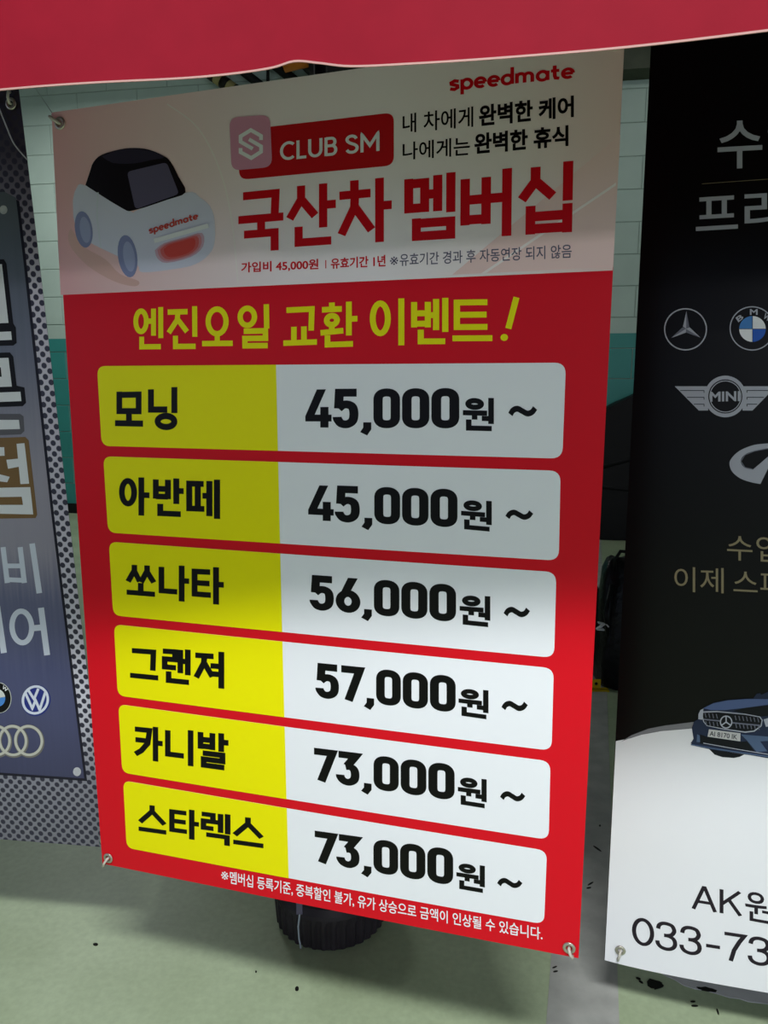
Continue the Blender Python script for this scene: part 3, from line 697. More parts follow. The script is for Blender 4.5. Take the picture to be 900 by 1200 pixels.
L_ = (770, 600); Ls = 6.923
N.text(font_line('수입', 0.0), cropq(L_, Ls, [(568, 185), (990, 198), (990, 412), (568, 388)]), m_gold, 1)
N.text(font_line('이제', 0.0), cropq(L_, Ls, [(140, 443), (540, 455), (540, 660), (140, 642)]), m_gold, 1)
N.text(font_line('스파', 0.0), cropq(L_, Ls, [(620, 465), (1045, 485), (1045, 690), (620, 668)]), m_gold, 1)
Oc = (720, 1020); Os = 5.0
m_nk = mat('print_soft_black', (38, 32, 40), GLOSS)
N.text(thin_line('AK'), cropq(Oc, Os, [(452, 77), (748, 122), (748, 271), (452, 226)]), m_nk, 2)
N.text(font_line('원', 0.02), cropq(Oc, Os, [(765, 108), (930, 138), (930, 318), (765, 288)]), m_nk, 2)
N.text(thin_line('033-73'), cropq(Oc, Os, [(103, 262), (918, 398), (918, 567), (103, 430)]), m_nk, 2)
# round badges
Pc = (760, 340); Ps = 4.615
def pc(*p): return cropq(Pc, Ps, p)
def ring(cx, cy, rx, ry, w, tilt=0): return ribbon(ell(cx, cy, rx, ry, 40, tilt=tilt), w, True)
m_sil2 = mat('print_silver_dark', (112, 114, 128), GLOSS); m_blu = mat('print_sky_blue', (74, 132, 200), GLOSS); m_bl2 = mat('print_blue', (38, 92, 190), GLOSS)
star_b = N.line(pc(*ell(200, 212, 113, 111, 44)), 1.5, 'ring_badge', m_sil, 1, None, True)
for k, t in enumerate(((205, 113), (122, 259), (281, 257))):
    dx, dy = t[0]-203, t[1]-209; l = math.hypot(dx, dy); nx, ny = -dy/l, dx/l
    N.poly([pc(t, (203+nx*17+dx*.12, 209+ny*17+dy*.12), (203, 209))], 'star_facet', m_sil2, 1, star_b)
    N.poly([pc(t, (203-nx*17+dx*.12, 209-ny*17+dy*.12), (203, 209))], 'star_facet', m_sil, 1, star_b)
r2 = N.line(pc(*ell(560, 207, 119, 117, 44)), 1.3, 'roundel_badge', m_sil, 1, None, True)
for a0_, mm in ((180, m_blu), (270, m_nw), (0, m_bl2), (90, m_nw)):
    N.poly([pc(*([(562, 210)]+ell(562, 210, 72, 70, 8, a0_, a0_+90)))], 'quadrant', mm, 1, r2)
N.line(pc((490, 210), (634, 210)), .5, 'divider', m_nb, 2, r2); N.line(pc((562, 140), (562, 280)), .5, 'divider', m_nb, 2, r2)
N.text(font_line('B', .05), pc((470, 150), (500, 128), (516, 152), (486, 174)), m_sil, 1, r2)
N.text(font_line('M', .05), pc((548, 103), (590, 103), (590, 134), (548, 134)), m_sil, 1, r2)
N.text(font_line('W', .05), pc((632, 122), (668, 146), (650, 172), (616, 150)), m_sil, 1, r2)
# winged badge
wing = N.shape_px(join([fill(pc((142, 520), (322, 520), (322, 651), (272, 651))), fill(pc((508, 520), (690, 520), (562, 651), (508, 651))), ribbon(pc(*ell(415, 575, 100, 100, 44)), 5.4, True)]), 'wing_badge', m_sil, 1)
N.poly([pc(*ell(415, 575, 92, 92, 40))], 'disc', m_nb, 2, wing)
N.line(pc(*ell(415, 575, 84, 84, 40)), 1.0, 'inner_ring', m_sil, 3, wing, True)
for y in (543, 580, 617):
    x0 = 142+(y-520)*1.0
    N.line(pc((x0+6, y), (300, y), (300, y+12)), .8, 'feather_line', m_nb, 2, wing)
    N.line(pc((690-(y-520)-6, y), (532, y), (532, y+12)), .8, 'feather_line', m_nb, 2, wing)
N.text(font_line('MINI', 0.06), pc((332, 550), (495, 546), (495, 600), (332, 603)), m_sil, 4, wing)
# open oval badge
half_o = smooth([(705, 826), (620, 831), (560, 840), (490, 870), (447, 912), (438, 945), (455, 985), (500, 1020), (560, 1040), (605, 1048)], 4)+[(646, 965), (705, 858)]
half_i = smooth([(690, 853), (646, 856), (570, 870), (520, 890), (498, 925), (520, 960), (565, 970)], 4)+[(646, 900)]
oval = N.poly([pc(*half_o), pc(*half_i)], 'oval_badge', m_sil, 1)
N.poly([pc(*[(1410-x, y) for x, y in half_o]), pc(*[(1410-x, y) for x, y in half_i])], 'oval_half', m_sil, 1, oval)
N.line(pc((646, 856), (570, 871), (521, 891), (499, 925), (521, 959), (565, 969)), .9, 'oval_edge', m_sil2, 2, oval)
# printed dark blue car on the banner
Qc = (780, 780); Qs = 7.5
def qc(*p): return cropq(Qc, Qs, p)
C1 = mat('car_navy', (40, 50, 76), GLOSS); C2 = mat('car_blue', (92, 110, 156), GLOSS); C3 = mat('car_dark', (18, 20, 28), GLOSS); C4 = mat('car_chrome', (186, 190, 204), GLOSS); C5 = mat('car_steel', (84, 104, 136), GLOSS)
N.poly([qc((380, 730), (430, 780), (500, 803), (600, 810), (650, 800), (690, 780))], 'printed_tyre', C3, 2)
pcar = N.poly([qc((220, 680), (245, 640), (230, 545), (250, 490), (285, 470), (290, 410), (330, 370), (420, 325), (540, 300), (700, 288), (770, 285), (800, 245), (830, 240), (840, 255), (900, 228), (1060, 150), (1400, 150), (1560, 320), (1580, 760), (1200, 830), (900, 812), (750, 785), (400, 735), (260, 705))], 'printed_car', C1, 3)
N.poly([qc((330, 372), (420, 328), (540, 303), (700, 291), (900, 292), (1050, 300), (900, 340), (700, 368), (520, 388), (400, 388))], 'bonnet', C2, 4, pcar)
N.poly([qc((590, 395), (720, 365), (900, 348), (1100, 340), (1000, 430), (840, 445), (700, 420))], 'bonnet_shade', C3, 4, pcar)
N.poly([qc((900, 240), (1060, 165), (1380, 165), (1440, 280), (1050, 290), (900, 285))], 'windscreen', C3, 4, pcar)
N.poly([qc((287, 468), (288, 425), (305, 388), (332, 374), (322, 472))], 'headlight', C4, 4, pcar)
N.poly([qc((860, 470), (960, 440), (1060, 455), (1000, 520), (880, 535))], 'headlight', C4, 4, pcar)
go = [(320, 400), (450, 395), (700, 420), (830, 445), (852, 475), (842, 530), (780, 577), (700, 587), (500, 557), (360, 527), (330, 490), (318, 440)]
gr = N.poly([qc(*go)], 'grille', C4, 4, pcar)
N.poly([qc(*[((x-585)*.965+585, (y-488)*.88+488) for x, y in go])], 'grille_mesh', C3, 5, pcar)
slats = []
for k in range(15):
    x = 345+k*33; y0 = 408+k*2.9; hgt = 44
    if 470 < x < 590: continue
    slats.append(ribbon(qc((x, y0+4), (x+10, y0+hgt)), .9)); slats.append(ribbon(qc((x+6, y0+hgt+32), (x+14, y0+hgt+68)), .9))
slats.append(ribbon(qc((335, 468), (480, 482)), 1.6)); slats.append(ribbon(qc((585, 498), (835, 522)), 1.6))
N.shape_px(join(slats), 'grille_bar', mat('car_slat', (120, 122, 140), GLOSS), 6, pcar)
N.poly([qc(*ell(530, 490, 56, 58, 28))], 'badge_disc', C3, 7, pcar)
N.shape_px(join([ribbon(qc(*ell(530, 490, 50, 52, 32)), 1.4, True)]+[ribbon(qc((530, 490), t), 1.5) for t in ((530, 442), (490, 518), (570, 518))]), 'badge_star', C4, 8, pcar)
N.poly([qc((380, 555), (657, 590), (655, 662), (368, 620))], 'number_plate', mat('plate_white', (206, 206, 206), GLOSS), 5, pcar)
N.text(font_line('AI 8170 IK', 0.03), qc((388, 570), (630, 602), (628, 646), (384, 612)), mat('plate_ink', (70, 70, 78), GLOSS), 6, pcar)
N.poly([qc((300, 600), (368, 624), (655, 666), (715, 662), (790, 762), (640, 742), (300, 682))], 'air_intake', C3, 4, pcar)
N.poly([qc((300, 612), (302, 670), (272, 668), (276, 600))], 'bumper_blade', C5, 4, pcar)
N.poly([qc((660, 600), (900, 620), (1200, 600), (1200, 640), (830, 662), (892, 748), (800, 756), (712, 652))], 'bumper_blade', C5, 5, pcar)
N.line(qc((330, 676), (600, 725), (900, 775)), .8, 'splitter', C4, 6, pcar)
N.line(qc((222, 690), (400, 722), (760, 775), (1000, 810)), 1.4, 'splitter', C5, 5, pcar)
N.eyelet((727, 1113), (724, 1123)); N.eyelet(V((nTL[0]+.03, nTL[1]-.03)), V((nTL[0]+.02, nTL[1]-.002)))
N.eyelet(V((nTR[0]-.03, nTR[1]-.03)), V((nTR[0]-.02, nTR[1]-.002))); N.eyelet(V((nBR[0]-.03, nBR[1]+.03)), V((nBR[0]-.02, nBR[1]+.002)))

# ------------------------------------------------------------------ perforated-metal look banner on the left
lo_ = at_y(60, 985, 1.53)
LB = Sheet((lo_.x, lo_.y, 0), 8.0, lambda u, v: 0.004*math.sin(v*2.5))
lTR, lBR, lBLp = LB.uv((16.5, 60)), LB.uv((127.5, 993.4)), LB.uv((0, 983.5))
dv = (lBR[1]-lBLp[1])/(lBR[0]-lBLp[0]); WID = 0.80
lBL = (lBR[0]-WID, lBR[1]-dv*WID); lTL = (lTR[0]-WID, lTR[1])
LB.base(empty('metal_look_banner', LB.pos((lBL[0]+lBR[0])/2, min(lBL[1], lBR[1]))))
tag(LB.root, 'banner printed like a bolted steel plate on perforated metal, with car badges', 'banner')
def perf_material():
    m = bpy.data.materials.new('perforated_print'); m.use_nodes = True; nt = m.node_tree; b = nt.nodes['Principled BSDF']
    uv = nt.nodes.new('ShaderNodeUVMap'); uv.uv_map = 'UVMap'
    mp = nt.nodes.new('ShaderNodeMapping'); mp.inputs['Scale'].default_value = (WID/0.0215, (lTR[1]-lBR[1])/0.0215, 1)
    nt.links.new(uv.outputs[0], mp.inputs[0])
    def dots(off):
        a = nt.nodes.new('ShaderNodeVectorMath'); a.operation = 'ADD'; a.inputs[1].default_value = (off, off, 0); nt.links.new(mp.outputs[0], a.inputs[0])
        f = nt.nodes.new('ShaderNodeVectorMath'); f.operation = 'FRACTION'; nt.links.new(a.outputs[0], f.inputs[0])
        s = nt.nodes.new('ShaderNodeVectorMath'); s.operation = 'SUBTRACT'; s.inputs[1].default_value = (.5, .5, 0); nt.links.new(f.outputs[0], s.inputs[0])
        l = nt.nodes.new('ShaderNodeVectorMath'); l.operation = 'LENGTH'; nt.links.new(s.outputs[0], l.inputs[0])
        return l.outputs['Value']
    mn = nt.nodes.new('ShaderNodeMath'); mn.operation = 'MINIMUM'; nt.links.new(dots(0), mn.inputs[0]); nt.links.new(dots(.5), mn.inputs[1])
    mr = nt.nodes.new('ShaderNodeMapRange'); mr.inputs[1].default_value = .235; mr.inputs[2].default_value = .285; nt.links.new(mn.outputs[0], mr.inputs[0])
    sp = nt.nodes.new('ShaderNodeSeparateXYZ'); nt.links.new(uv.outputs[0], sp.inputs[0])
    r = nt.nodes.new('ShaderNodeValToRGB'); e = r.color_ramp.elements
    stops = [(0.0, (112, 112, 120)), (.10, (128, 128, 138)), (.22, (206, 206, 216)), (.45, (196, 192, 204)), (.74, (206, 200, 210)), (.83, (126, 120, 136)), (.89, (62, 58, 68)), (.94, (36, 33, 40))]
    while len(e) < len(stops): e.new(.5)
    for k, (p_, c_) in enumerate(stops): e[k].position = p_; e[k].color = rgb(*c_)
    nt.links.new(sp.outputs[1], r.inputs[0])
    mx = nt.nodes.new('ShaderNodeMix'); mx.data_type = 'RGBA'; nt.links.new(mr.outputs[0], mx.inputs[0]); mx.inputs[6].default_value = rgb(40, 38, 56); nt.links.new(r.outputs[0], mx.inputs[7])
    nt.links.new(mx.outputs[2], b.inputs['Base Color']); b.inputs['Roughness'].default_value = GLOSS
    return m
LB.sheet((lTL, lTR, lBR, lBL), 'vinyl_sheet', perf_material(), 24, 40)
# printed steel plate
plp = [LB.uv(p) for p in ((6, 225), (19, 232), (27, 300), (60, 600), (99, 912), (0, 904))]
lx = lBR[0]-WID+0.10
plate_q = [(lx, plp[0][1])]+plp[:-1]+[(lx, plp[-1][1]-dv*(plp[-1][0]-lx))]
pm = uvramp('steel_plate_print', [(0.0, (66, 68, 92)), (.20, (80, 84, 116)), (.33, (104, 106, 132)), (.42, (150, 146, 158)), (.55, (156, 152, 164)), (.75, (112, 116, 134)), (.92, (92, 100, 112)), (1.0, (88, 94, 102))], 'v', GLOSS, 0.10, (30, 1))
us = [q[0] for q in plate_q]; vs_ = [q[1] for q in plate_q]
m_dk = mat('plate_print_edge', (34, 33, 44), GLOSS)
LB.mesh(fill([(u+.006 if u > lx else u, v-.006) for u, v in plate_q]), 'plate_edge', m_dk, 1)
pl = LB.mesh(fill(plate_q), 'steel_plate', pm, 2, None, (min(us), max(us), min(vs_), max(vs_)))
m_ow = mat('outline_white', (222, 224, 226), GLOSS); m_ok = mat('outline_black', (18, 17, 18), GLOSS); m_og = mat('outline_grey', (96, 94, 100), GLOSS); m_ob = mat('outline_brown', (126, 98, 62), GLOSS)
EXT = -26
def lpoly(pts, name, m, layer):
    return LB.poly([[(EXT if x == 0 else x, y) for x, y in pts]], name, m, layer, pl)
# shop sign letters: dark outline shapes first, then the white strokes
lpoly([(0, 304), (5, 304), (8, 309), (16, 379), (19, 384), (20, 402), (16, 405), (0, 406)], 'letter_outline', m_ok, 3)
lpoly([(0, 414), (12, 413), (16, 418), (20, 452), (29, 454), (31, 472), (27, 476), (0, 478)], 'letter_outline', m_ok, 3)
lpoly([(0, 485), (24, 485), (28, 488), (29, 505), (25, 509), (0, 511)], 'letter_outline', m_og, 3)
lpoly([(0, 514), (30, 512), (34, 516), (40, 568), (44, 603), (42, 607), (0, 608)], 'letter_outline', m_ob, 3)
for q in ([(0, 309.7), (2.8, 309.7), (10.5, 378.5), (0, 379.7)], [(0, 390), (13.5, 388.5), (14.5, 398.3), (0, 400)], [(0, 461), (24.5, 459), (25.7, 470), (0, 472)],
          [(0, 492), (22.7, 492), (24, 502.7), (0, 504)], [(20, 520), (29.3, 519.2), (34.7, 566.7), (24.5, 567.2)], [(8, 538.7), (22.7, 537.3), (23.5, 546.7), (10, 549.3)], [(0, 549), (12, 558.7), (9, 565), (0, 561)], [(0, 524), (5.5, 524), (6, 534), (0, 535)]):
    lpoly(q, 'lettering', m_ow, 4)
LB.poly([[(EXT, 420.5), (10.5, 419.3), (14.5, 453), (EXT, 454.3)], [(EXT+8, 431), (1.5, 430.5), (2.6, 441.5), (EXT+8, 442)]], 'lettering', m_ow, 4, pl)
LB.poly([[(EXT, 572), (36, 570.7), (39.5, 602.7), (EXT, 601.3)], [(EXT+8, 582.7), (26, 582), (27.5, 591.5), (EXT+8, 591.5)]], 'lettering', m_ow, 4, pl)
m_lt = mat('plate_letter', (206, 212, 224), GLOSS)
LB.shape_px(join([ribbon([(4, 641), (9, 683)], 6), ribbon([(24, 641), (29, 683)], 6), ribbon([(6, 663), (27, 663)], 5.5), ribbon([(8, 679), (30, 680)], 5.5)]), 'lettering', m_lt, 3, pl)
LB.shape_px(ribbon([(38, 636.8), (46.5, 695)], 6.6), 'lettering', m_lt, 3, pl)
LB.shape_px(join([ribbon(ell(26, 734.5, 11.5, 18.5, 32, tilt=-4), 6.2, True), ribbon([(39, 736), (50, 735)], 7), ribbon([(48.4, 712), (55.6, 767.6)], 7)]), 'lettering', m_lt, 3, pl)
LB.shape_px(join([ribbon([(-3, 710), (5, 765)], 7)]), 'lettering', m_lt, 3, pl)
# badges on the plate (crop 0,780 scale 8.18)
def rc(*p): return cropq((0, 780), 8.18, p)
rd = LB.poly([rc(*ell(-6, 305, 118, 148, 40, tilt=-8))], 'roundel_badge', mat('badge_rim', (206, 210, 200), GLOSS), 3, pl)
LB.poly([rc(*ell(-6, 305, 113, 143, 40, tilt=-8))], 'roundel_black', m_ok, 4, pl)
LB.poly([rc(*ell(-10, 308, 66, 84, 32, 180, 360, tilt=-8))], 'roundel_half', mat('badge_pale', (206, 210, 204), GLOSS), 5, pl)
LB.poly([rc(*ell(-10, 302, 66, 84, 32, 0, 180, tilt=-8))], 'roundel_half', m_blu, 5, pl)
LB.text(font_line('W', 0.05), rc((38, 182), (82, 222), (68, 252), (22, 212)), m_ow, 5, pl)
m_vb = mat('badge_indigo', (42, 52, 122), GLOSS)
LB.poly([rc(*ell(348, 332, 138, 150, 44, tilt=20))], 'round_badge', m_vb, 3, pl)
LB.shape_px(join([ribbon(rc(*ell(343, 326, 118, 130, 44, tilt=20)), 2.9, True), ribbon(rc((268, 222), (330, 318), (372, 218)), 3.0), ribbon(rc((248, 262), (314, 408), (345, 330), (384, 420), (440, 250)), 3.0)]), 'round_badge_letters', m_lt, 4, pl)
m_rg = mat('badge_ring_silver', (184, 184, 172), GLOSS); m_rg2 = mat('badge_ring_dark', (112, 110, 104), GLOSS)
for k, cx in enumerate((-162, -48, 98 , 280)):
    cx = [-185, -30+0, 128, 280][k] if k != 1 else -30
    LB.line(rc(*ell(cx+4, 722, 128, 142, 44, tilt=-12)), 4.4, 'linked_ring', m_rg2, 3+.3*k, pl, True)
    LB.line(rc(*ell(cx, 714, 126, 138, 44, tilt=-12)), 3.0, 'linked_ring', m_rg, 4.3+.3*k, pl, True)
for p in ((4.5, 246), (90.6, 904)):
    LB.poly([ell(p[0], p[1], 4.6, 5.2, 20)], 'bolt_head', mat('bolt_print', (176, 178, 182), GLOSS, noise=(80, .15)), 3, pl)
LB.eyelet((13.5, 122), (12, 108)); LB.eyelet((122, 985), (128, 990), 0.006)
# thin white cord hanging across that banner's upper corner
bm = bmesh.new(); pts = []
for x, y in smooth([(-40, 60), (-14, 96), (0, 125), (10, 150), (19, 170), (34, 188)], 5):
    u, v = LB.uv((x, y)); pts.append(LB.pos(u, v, 0.006))
tube(bm, pts, 0.0014, 6)
b0_ = pts[0].copy()
cord = from_bm('cord', bm, mat('cord_white', (196, 196, 206), 0.6)); tag(cord, 'thin white cord slung across the steel-look banner near its eyelet', 'cord')

# ------------------------------------------------------------------ stand behind the posters: ribbed water base, pole and rail
ct = on_floor(384, 1117); R0 = 0.143; ct = V((ct.x, ct.y+R0*0.92, 0)); HB = 0.115
st = empty('banner_stand', ct); tag(st, 'dark ribbed round base with a pole holding up the red price poster', 'stand')
bm = bmesh.new(); seg = 144; prof = [(0.0, 0, 0), (0.86, 0, 0), (0.97, .012, 1), (1.0, .075, 1), (1.0, .092, 0), (0.985, .100, 0), (0.93, HB, 0), (0.60, HB-.006, 0), (0.25, HB+.004, 0), (0.22, HB+.03, 0), (0.0, HB+.03, 0)]
rings = []
for r, z, rib in prof:
    if r == 0: rings.append([bm.verts.new((0, 0, z))]); continue
    rr_ = []
    for k in range(seg):
        t = 2*math.pi*k/seg; rad = R0*r*(1-(0.035 if rib and k % 4 in (0, 1) else 0)); rr_.append(bm.verts.new((rad*math.cos(t), rad*math.sin(t), z)))
    rings.append(rr_)
for a_, b_ in zip(rings, rings[1:]):
    for k in range(seg):
        if len(a_) == 1: bm.faces.new((a_[0], b_[k], b_[(k+1) % seg]))
        elif len(b_) == 1: bm.faces.new((a_[k], b_[0], a_[(k+1) % seg]))
        else: bm.faces.new((a_[k], b_[k], b_[(k+1) % seg], a_[(k+1) % seg]))
base = from_bm('ribbed_base', bm, mat('dark_plastic', (44, 40, 44), 0.45, noise=(12, .3)), st)
RZ = 2.24
bm = bmesh.new(); tube(bm, [(0, 0, HB+.02), (0, 0, RZ)], .014, 12); from_bm('pole', bm, mat('black_steel', (24, 24, 26), 0.4, 0.3), st, smooth=True)
rl, rr2 = V((-1.35, 0.40, RZ)), V((1.35, -0.42, RZ))
bm = bmesh.new(); tube(bm, [rl, V((0, 0, RZ)), rr2], .011, 12); from_bm('rail', bm, mat('black_steel', (24, 24, 26)), st, smooth=True)
# thin cord from the rail down to the poster's top corner
bm = bmesh.new(); uu = P.uv((64, 140)); e0 = P.pos(uu[0], uu[1], -.003); tube(bm, [rl*.62+V((0, 0, RZ*.38)), e0-ct-P.n*.004], .0006, 6)
from_bm('hanging_cord', bm, mat('cord_pale', (170, 180, 172), .6), st)
# pale tie running down the base
bm = bmesh.new(); fz = lambda x, y: on_plane((x, y), (0, ct.y-R0-0.006, 0), (0, 1, 0))
tube(bm, [fz(351, 1062)-ct, fz(351, 1072)-ct, fz(349.5, 1086)-ct, fz(350.5, 1100)-ct, fz(352.5, 1111)-ct], .0022, 6)
tie = from_bm('hanging_tie', bm, mat('tie_grey', (150, 158, 170), 0.4), st, smooth=True); tie['label'] = 'pale plastic tie hanging down the ribbed base'
bm = bmesh.new(); q0 = fz(351, 1064)-ct; box(bm, (q0.x-.007, q0.y-.004, q0.z-.014), (q0.x+.007, q0.y+.004, q0.z+.02)); from_bm('tie_head', bm, mat('tie_head_grey', (92, 88, 108), 0.4), tie)

# ------------------------------------------------------------------ red banner stretched overhead in front
RB_Y = 0.69
edge = [(-900, 182), (-600, 158), (-350, 137), (-160, 122), (-60, 115), (0, 109.5), (120, 98), (230, 89), (310, 79), (343, 70.5), (372, 73), (410, 77.5), (470, 76), (560, 70.5), (700, 58), (800, 48), (900, 38), (1000, 29), (1100, 20), (1350, 0), (1600, -20), (1900, -44)]
es = smooth(edge, 6); ryaw = math.radians(11)
ro = V((0, RB_Y, 0)); rn = V((-math.sin(ryaw), -math.cos(ryaw), 0)); rex = V((math.cos(ryaw), -math.sin(ryaw), 0))
low = [on_plane(p, ro, rn) for p in es]
rbase = V((ro.x, ro.y, min(p.z for p in low)))
rb = empty('red_banner', rbase); tag(rb, 'plain red cloth banner with a pale hem stretched above the posters', 'banner')
RT = 2.75
def cloth(name, zfun, m, off):
    bm = bmesh.new(); nz = 14; g = [[], []]
    for s, lf in ((0, off), (1, off-0.0012)):
        for i, p in enumerate(low):
            u = (p-ro).dot(rex); colv = []
            for j in range(nz+1):
                z = zfun(p, j/nz); w = 0.004*math.sin(u*7+z*3)+0.003*math.sin(u*17+1)
                colv.append(bm.verts.new(V((p.x, p.y, z))+rn*(w+lf)-rbase))
            g[s].append(colv)
    n = len(low)
    for i in range(n-1):
        for j in range(nz):
            bm.faces.new((g[0][i][j], g[0][i+1][j], g[0][i+1][j+1], g[0][i][j+1])); bm.faces.new((g[1][i][j+1], g[1][i+1][j+1], g[1][i+1][j], g[1][i][j]))
        bm.faces.new((g[0][i][0], g[1][i][0], g[1][i+1][0], g[0][i+1][0])); bm.faces.new((g[0][i+1][nz], g[1][i+1][nz], g[1][i][nz], g[0][i][nz]))
    bmesh.ops.recalc_face_normals(bm, faces=bm.faces[:])
    for e in bm.edges:
        if len(e.link_faces) == 2 and e.link_faces[0].normal.dot(e.link_faces[1].normal) < .7: e.smooth = False
    return from_bm(name, bm, m, rb, smooth=True)
cloth('cloth', lambda p, t: p.z+0.0008+(RT-p.z)*t, mat('banner_red', (128, 20, 36), 0.7, spec=.08, noise=(30, .05)), 0.0)
cloth('hem', lambda p, t: p.z+0.0016*t, mat('banner_hem', (176, 138, 132), 0.6), 0.0006)
bm = bmesh.new(); tube(bm, [low[0]-rex*.3+V((0, 0, RT-low[0].z-.01))-rbase, low[-1]+rex*.3+V((0, 0, RT-low[-1].z-.01))-rbase], .006, 8)
from_bm('top_rope', bm, mat('rope_white', (210, 208, 200), .7), rb, smooth=True)

# ------------------------------------------------------------------ things on the floor behind, seen through the gap
# large black cover over bulky kit against the wall
def blob(name, sections, m, parent=None, loc=(0, 0, 0), seed=1, amp=0.02, nseg=28):
    """lofted lumpy body: sections = (z, cx, cy, rx, ry); squarish rings"""
    r = random.Random(seed); bm = bmesh.new(); rings = []
    ph = [r.uniform(0, 6.28) for _ in range(6)]
    for z, cx, cy, rx, ry in sections:
        ring_ = []
        for k in range(nseg):
            t = 2*math.pi*k/nseg; cxs, sns = math.cos(t), math.sin(t)
            e = 0.62; x = math.copysign(abs(cxs)**e, cxs)*rx; y = math.copysign(abs(sns)**e, sns)*ry
            f = 1+amp*(math.sin(3*t+ph[0]+z*5)+math.sin(7*t+ph[1]-z*9)*.7+math.sin(11*t+ph[2]+z*17)*.5)
            ring_.append(bm.verts.new((cx+x*f, cy+y*f, z+amp*.2*math.sin(5*t+ph[3]))))
        rings.append(ring_)
    for a_, b_ in zip(rings, rings[1:]):
        for k in range(nseg): bm.faces.new((a_[k], a_[(k+1) % nseg], b_[(k+1) % nseg], b_[k]))
    bm.faces.new(rings[0][::-1]); bm.faces.new(rings[-1])
    return from_bm(name, bm, m, parent, loc, smooth=True)
m_cover = mat('black_cover', (14, 14, 15), 0.55, bump=(9, .5))
g0 = on_floor(742, 634); g0 = V((g0.x, g0.y, 0))
zt = lambda x, y: at_y(x, y, g0.y+.1).z
kc0 = empty('covered_machine', g0+V((.12, .10, 0))); kc0.rotation_euler.z = WY; tag(kc0, 'bulky black covered machine with a slanting top against the teal wall', 'machine')
bm = bmesh.new()
prof_ = [(-.62, 0.0), (.50, 0.0), (.50, zt(742, 446)-.03), (.42, zt(742, 446)), (.17, zt(741, 446)), (.03, zt(733, 450)), (-.28, zt(712, 471)), (-.62, zt(690, 496))]
fr = [bm.verts.new((x, -.14, z)) for x, z in prof_]; bk = [bm.verts.new((x, .10, z)) for x, z in prof_]
bm.faces.new(fr); bm.faces.new(bk[::-1])
for i in range(len(prof_)): bm.faces.new((fr[i], bk[i], bk[(i+1) % len(prof_)], fr[(i+1) % len(prof_)]))
bmesh.ops.bevel(bm, geom=bm.edges[:], offset=.03, segments=2, affect='EDGES')
from_bm('cover', bm, m_cover, kc0)
for x0, z0, x1, z1 in ((-.40, .62, .30, .80), (-.40, .46, .34, .36)):
    bm = bmesh.new(); tube(bm, [(x0, -.126, z0), ((x0+x1)/2, -.130, (z0+z1)/2+.02), (x1, -.126, z1)], .022, 8); from_bm('fold', bm, m_cover, kc0, smooth=True)
# black bags on the floor
bgp = on_floor(728, 812); bgp = V((bgp.x, bgp.y, 0))
zb = lambda y: at_y(722, y, bgp.y).z
m_bag = mat('black_bag_vinyl', (17, 17, 19), 0.3, bump=(22, .9))
bag = empty('black_bag', bgp+V((.05, .14, 0))); tag(bag, 'upright black vinyl bag with white lettering and handles behind the posters', 'bag')
zt1 = zb(662)
blob('bag_body', [(0, 0, 0, .12, .11), (.02, 0, 0, .135, .125), (.12, 0, 0, .14, .13), (.25, .005, 0, .135, .125), (.36, 0, 0, .13, .10), (zt1-.06, .01, 0, .125, .075), (zt1-.01, .015, 0, .115, .045), (zt1, .015, 0, .10, .03)], m_bag, bag, seed=4, amp=.035, nseg=40)
bm = bmesh.new(); tube(bm, [(-.075, -.05, zt1-.06), (-.085, -.06, zt1), (-.06, -.055, zt1+.04), (0, -.05, zt1+.035), (.06, -.05, zt1+.01), (.09, -.05, zt1-.05)], .008, 8); from_bm('handle', bm, m_bag, bag, smooth=True)
bm = bmesh.new(); tube(bm, [(-.10, -.09, zt1-.10), (-.125, -.12, zt1-.22), (-.12, -.135, zt1-.32)], [.010, .016, .008], 8); from_bm('strap', bm, m_bag, bag, smooth=True)
zp = at_y(707, 735, bgp.y-.005); bz = bag.location
def bag_print(pts, w):
    vs, fs = union(*ribbon(pts, w)); bm = bmesh.new(); bv = [bm.verts.new(at_y(x, y, bgp.y-.012)-bz) for x, y in vs]
    for f in fs: bm.faces.new([bv[i] for i in f])
    r = bmesh.ops.extrude_face_region(bm, geom=bm.faces[:])
    for v in [e for e in r['geom'] if isinstance(e, bmesh.types.BMVert)]: v.co.y += .02
    from_bm('lettering', bm, mat('bag_print', (206, 206, 206), .5), bag)
bag_print([(701.6, 730.4), (708.5, 732), (700.5, 738), (708.5, 738.5)], 1.3); bag_print([(711.5, 733), (713.5, 735)], 1.4)
# low crumpled bag beside it
b2 = on_floor(702, 775); b2 = V((b2.x-.10, b2.y+.1, 0))
sb = blob('crumpled_bag', [(0, 0, 0, .15, .12), (.03, 0, 0, .17, .13), (.16, .0, 0, .16, .12), (.27, .02, 0, .13, .10), (.33, .04, 0, .08, .06), (.35, .05, 0, .03, .03)], m_bag, None, b2, seed=9, amp=.05, nseg=40)
tag(sb, 'low crumpled black plastic bag slumped beside the upright black bag', 'bag')
# yellow drilled bracket
yb = on_floor(700, 795); yr = empty('yellow_bracket', V((yb.x+.01, yb.y-.12, 0))); tag(yr, 'yellow drilled metal bracket lying on the floor by the black bag', 'bracket')
m_ylw = mat('bracket_yellow', (206, 176, 20), .45)
bm = bmesh.new(); box(bm, (-.20, -.035, 0), (.0, .0, .006)); box(bm, (-.20, -.004, .006), (-.03, .0, .045)); from_bm('angle_strip', bm, m_ylw, yr)
for x in (-.16, -.10, -.05):
    bm = bmesh.new(); tube(bm, [(x, -.0055, .026), (x, -.0042, .026)], .007, 10); from_bm('hole', bm, mat('hole_black', (12, 12, 10)), yr)

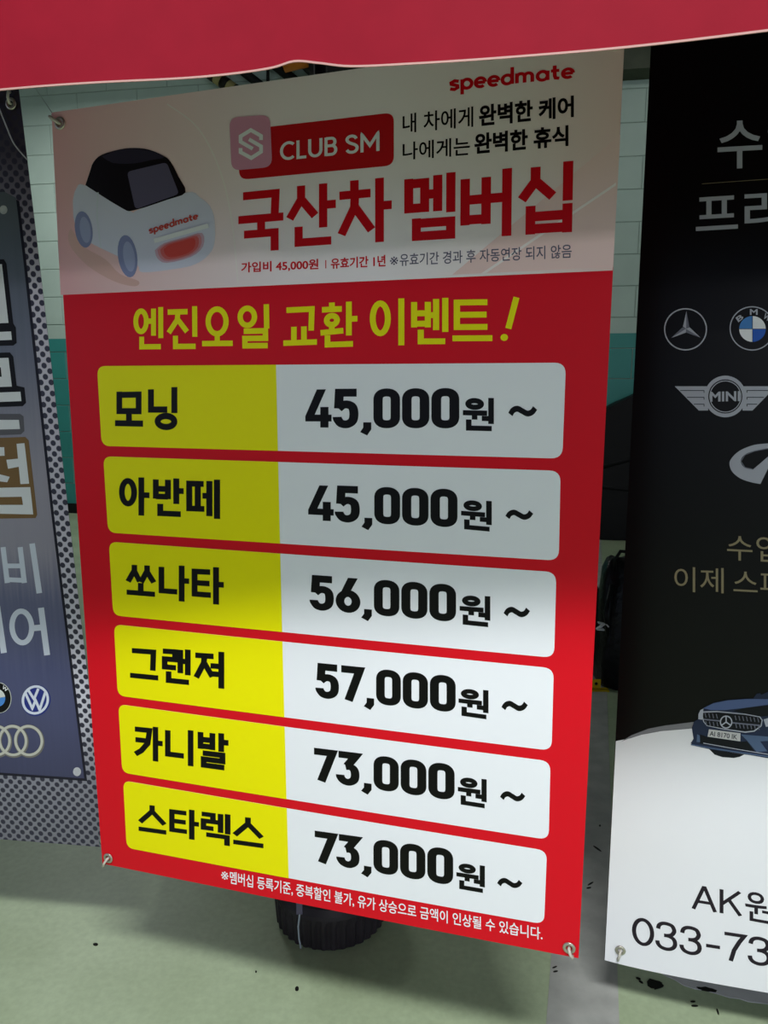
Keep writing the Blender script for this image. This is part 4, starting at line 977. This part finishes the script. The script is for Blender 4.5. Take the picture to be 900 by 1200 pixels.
# pipes and duct high on the back wall, seen between red banner and poster
def wall_tube(name, a, b_, rad, lift, m, label, cat='pipe', bands=None, held=True):
    p0, p1 = wall_pt(*a, lift), wall_pt(*b_, lift); root = empty(name, (p0+p1)/2); tag(root, label, cat)
    bm = bmesh.new(); tube(bm, [p0-root.location, p1-root.location], rad, 12); from_bm('pipe_body', bm, m, root, smooth=True)
    if bands:
        L = (p1-p0); n = int(L.length/.12)
        for k in range(n):
            c0 = p0 + L*((k+.25)/n) - root.location; c1 = p0 + L*((k+.75)/n) - root.location
            bm = bmesh.new(); tube(bm, [c0, c1], rad*1.04, 12); from_bm('band', bm, bands, root, smooth=True)
    for p in ((p0, p1) if held else ()):
        bm = bmesh.new(); w0 = p - W_N*(lift-0.002); tube(bm, [w0-root.location, p-root.location], .012, 6); from_bm('bracket', bm, m, root)
wall_tube('striped_pipe', (214, 62), (300, 124), .055, .12, mat('pipe_yellow', (158, 148, 96), .5), 'yellow and black banded sloping pipe on the pale green wall', bands=mat('pipe_black', (34, 32, 26), .5))
wall_tube('dark_pipe', (262, 66), (326, 116), .038, .12, mat('pipe_dark', (30, 32, 30), .6), 'slim dark sloping pipe next to the yellow and black banded pipe')
wall_tube('dark_pipe', (298, 56), (366, 112), .045, .12, mat('pipe_dark', (30, 32, 30)), 'thicker dark sloping pipe beside the dark duct')
wall_tube('conduit', (314, 64), (314, 116), .014, .05, mat('pipe_dark', (30, 32, 30)), 'thin upright dark conduit between the two dark sloping pipes')
wall_tube('orange_pipe', (333, 77.5), (360, 71), .05, .372, mat('pipe_orange', (206, 120, 40), .5), 'short orange pipe fixed to the face of the dark duct', held=False)
bm = bmesh.new(); dq = [wall_pt(*p, .02) for p in ((352, 79), (470, 46), (470, 130), (392, 120))]; dc = sum(dq, V())/4
f1 = [bm.verts.new(p-dc) for p in dq]; f2 = [bm.verts.new(p+W_N*.3-dc) for p in dq]; bm.faces.new(f1); bm.faces.new(f2[::-1])
for i in range(4): bm.faces.new((f1[i], f2[i], f2[(i+1) % 4], f1[(i+1) % 4]))
bmesh.ops.bevel(bm, geom=bm.edges[:], offset=.015, segments=1, affect='EDGES')
tag(from_bm('air_duct', bm, mat('duct_dark', (48, 48, 44), .6), None, dc), 'dark sheet metal air duct fixed high on the green wall', 'duct')
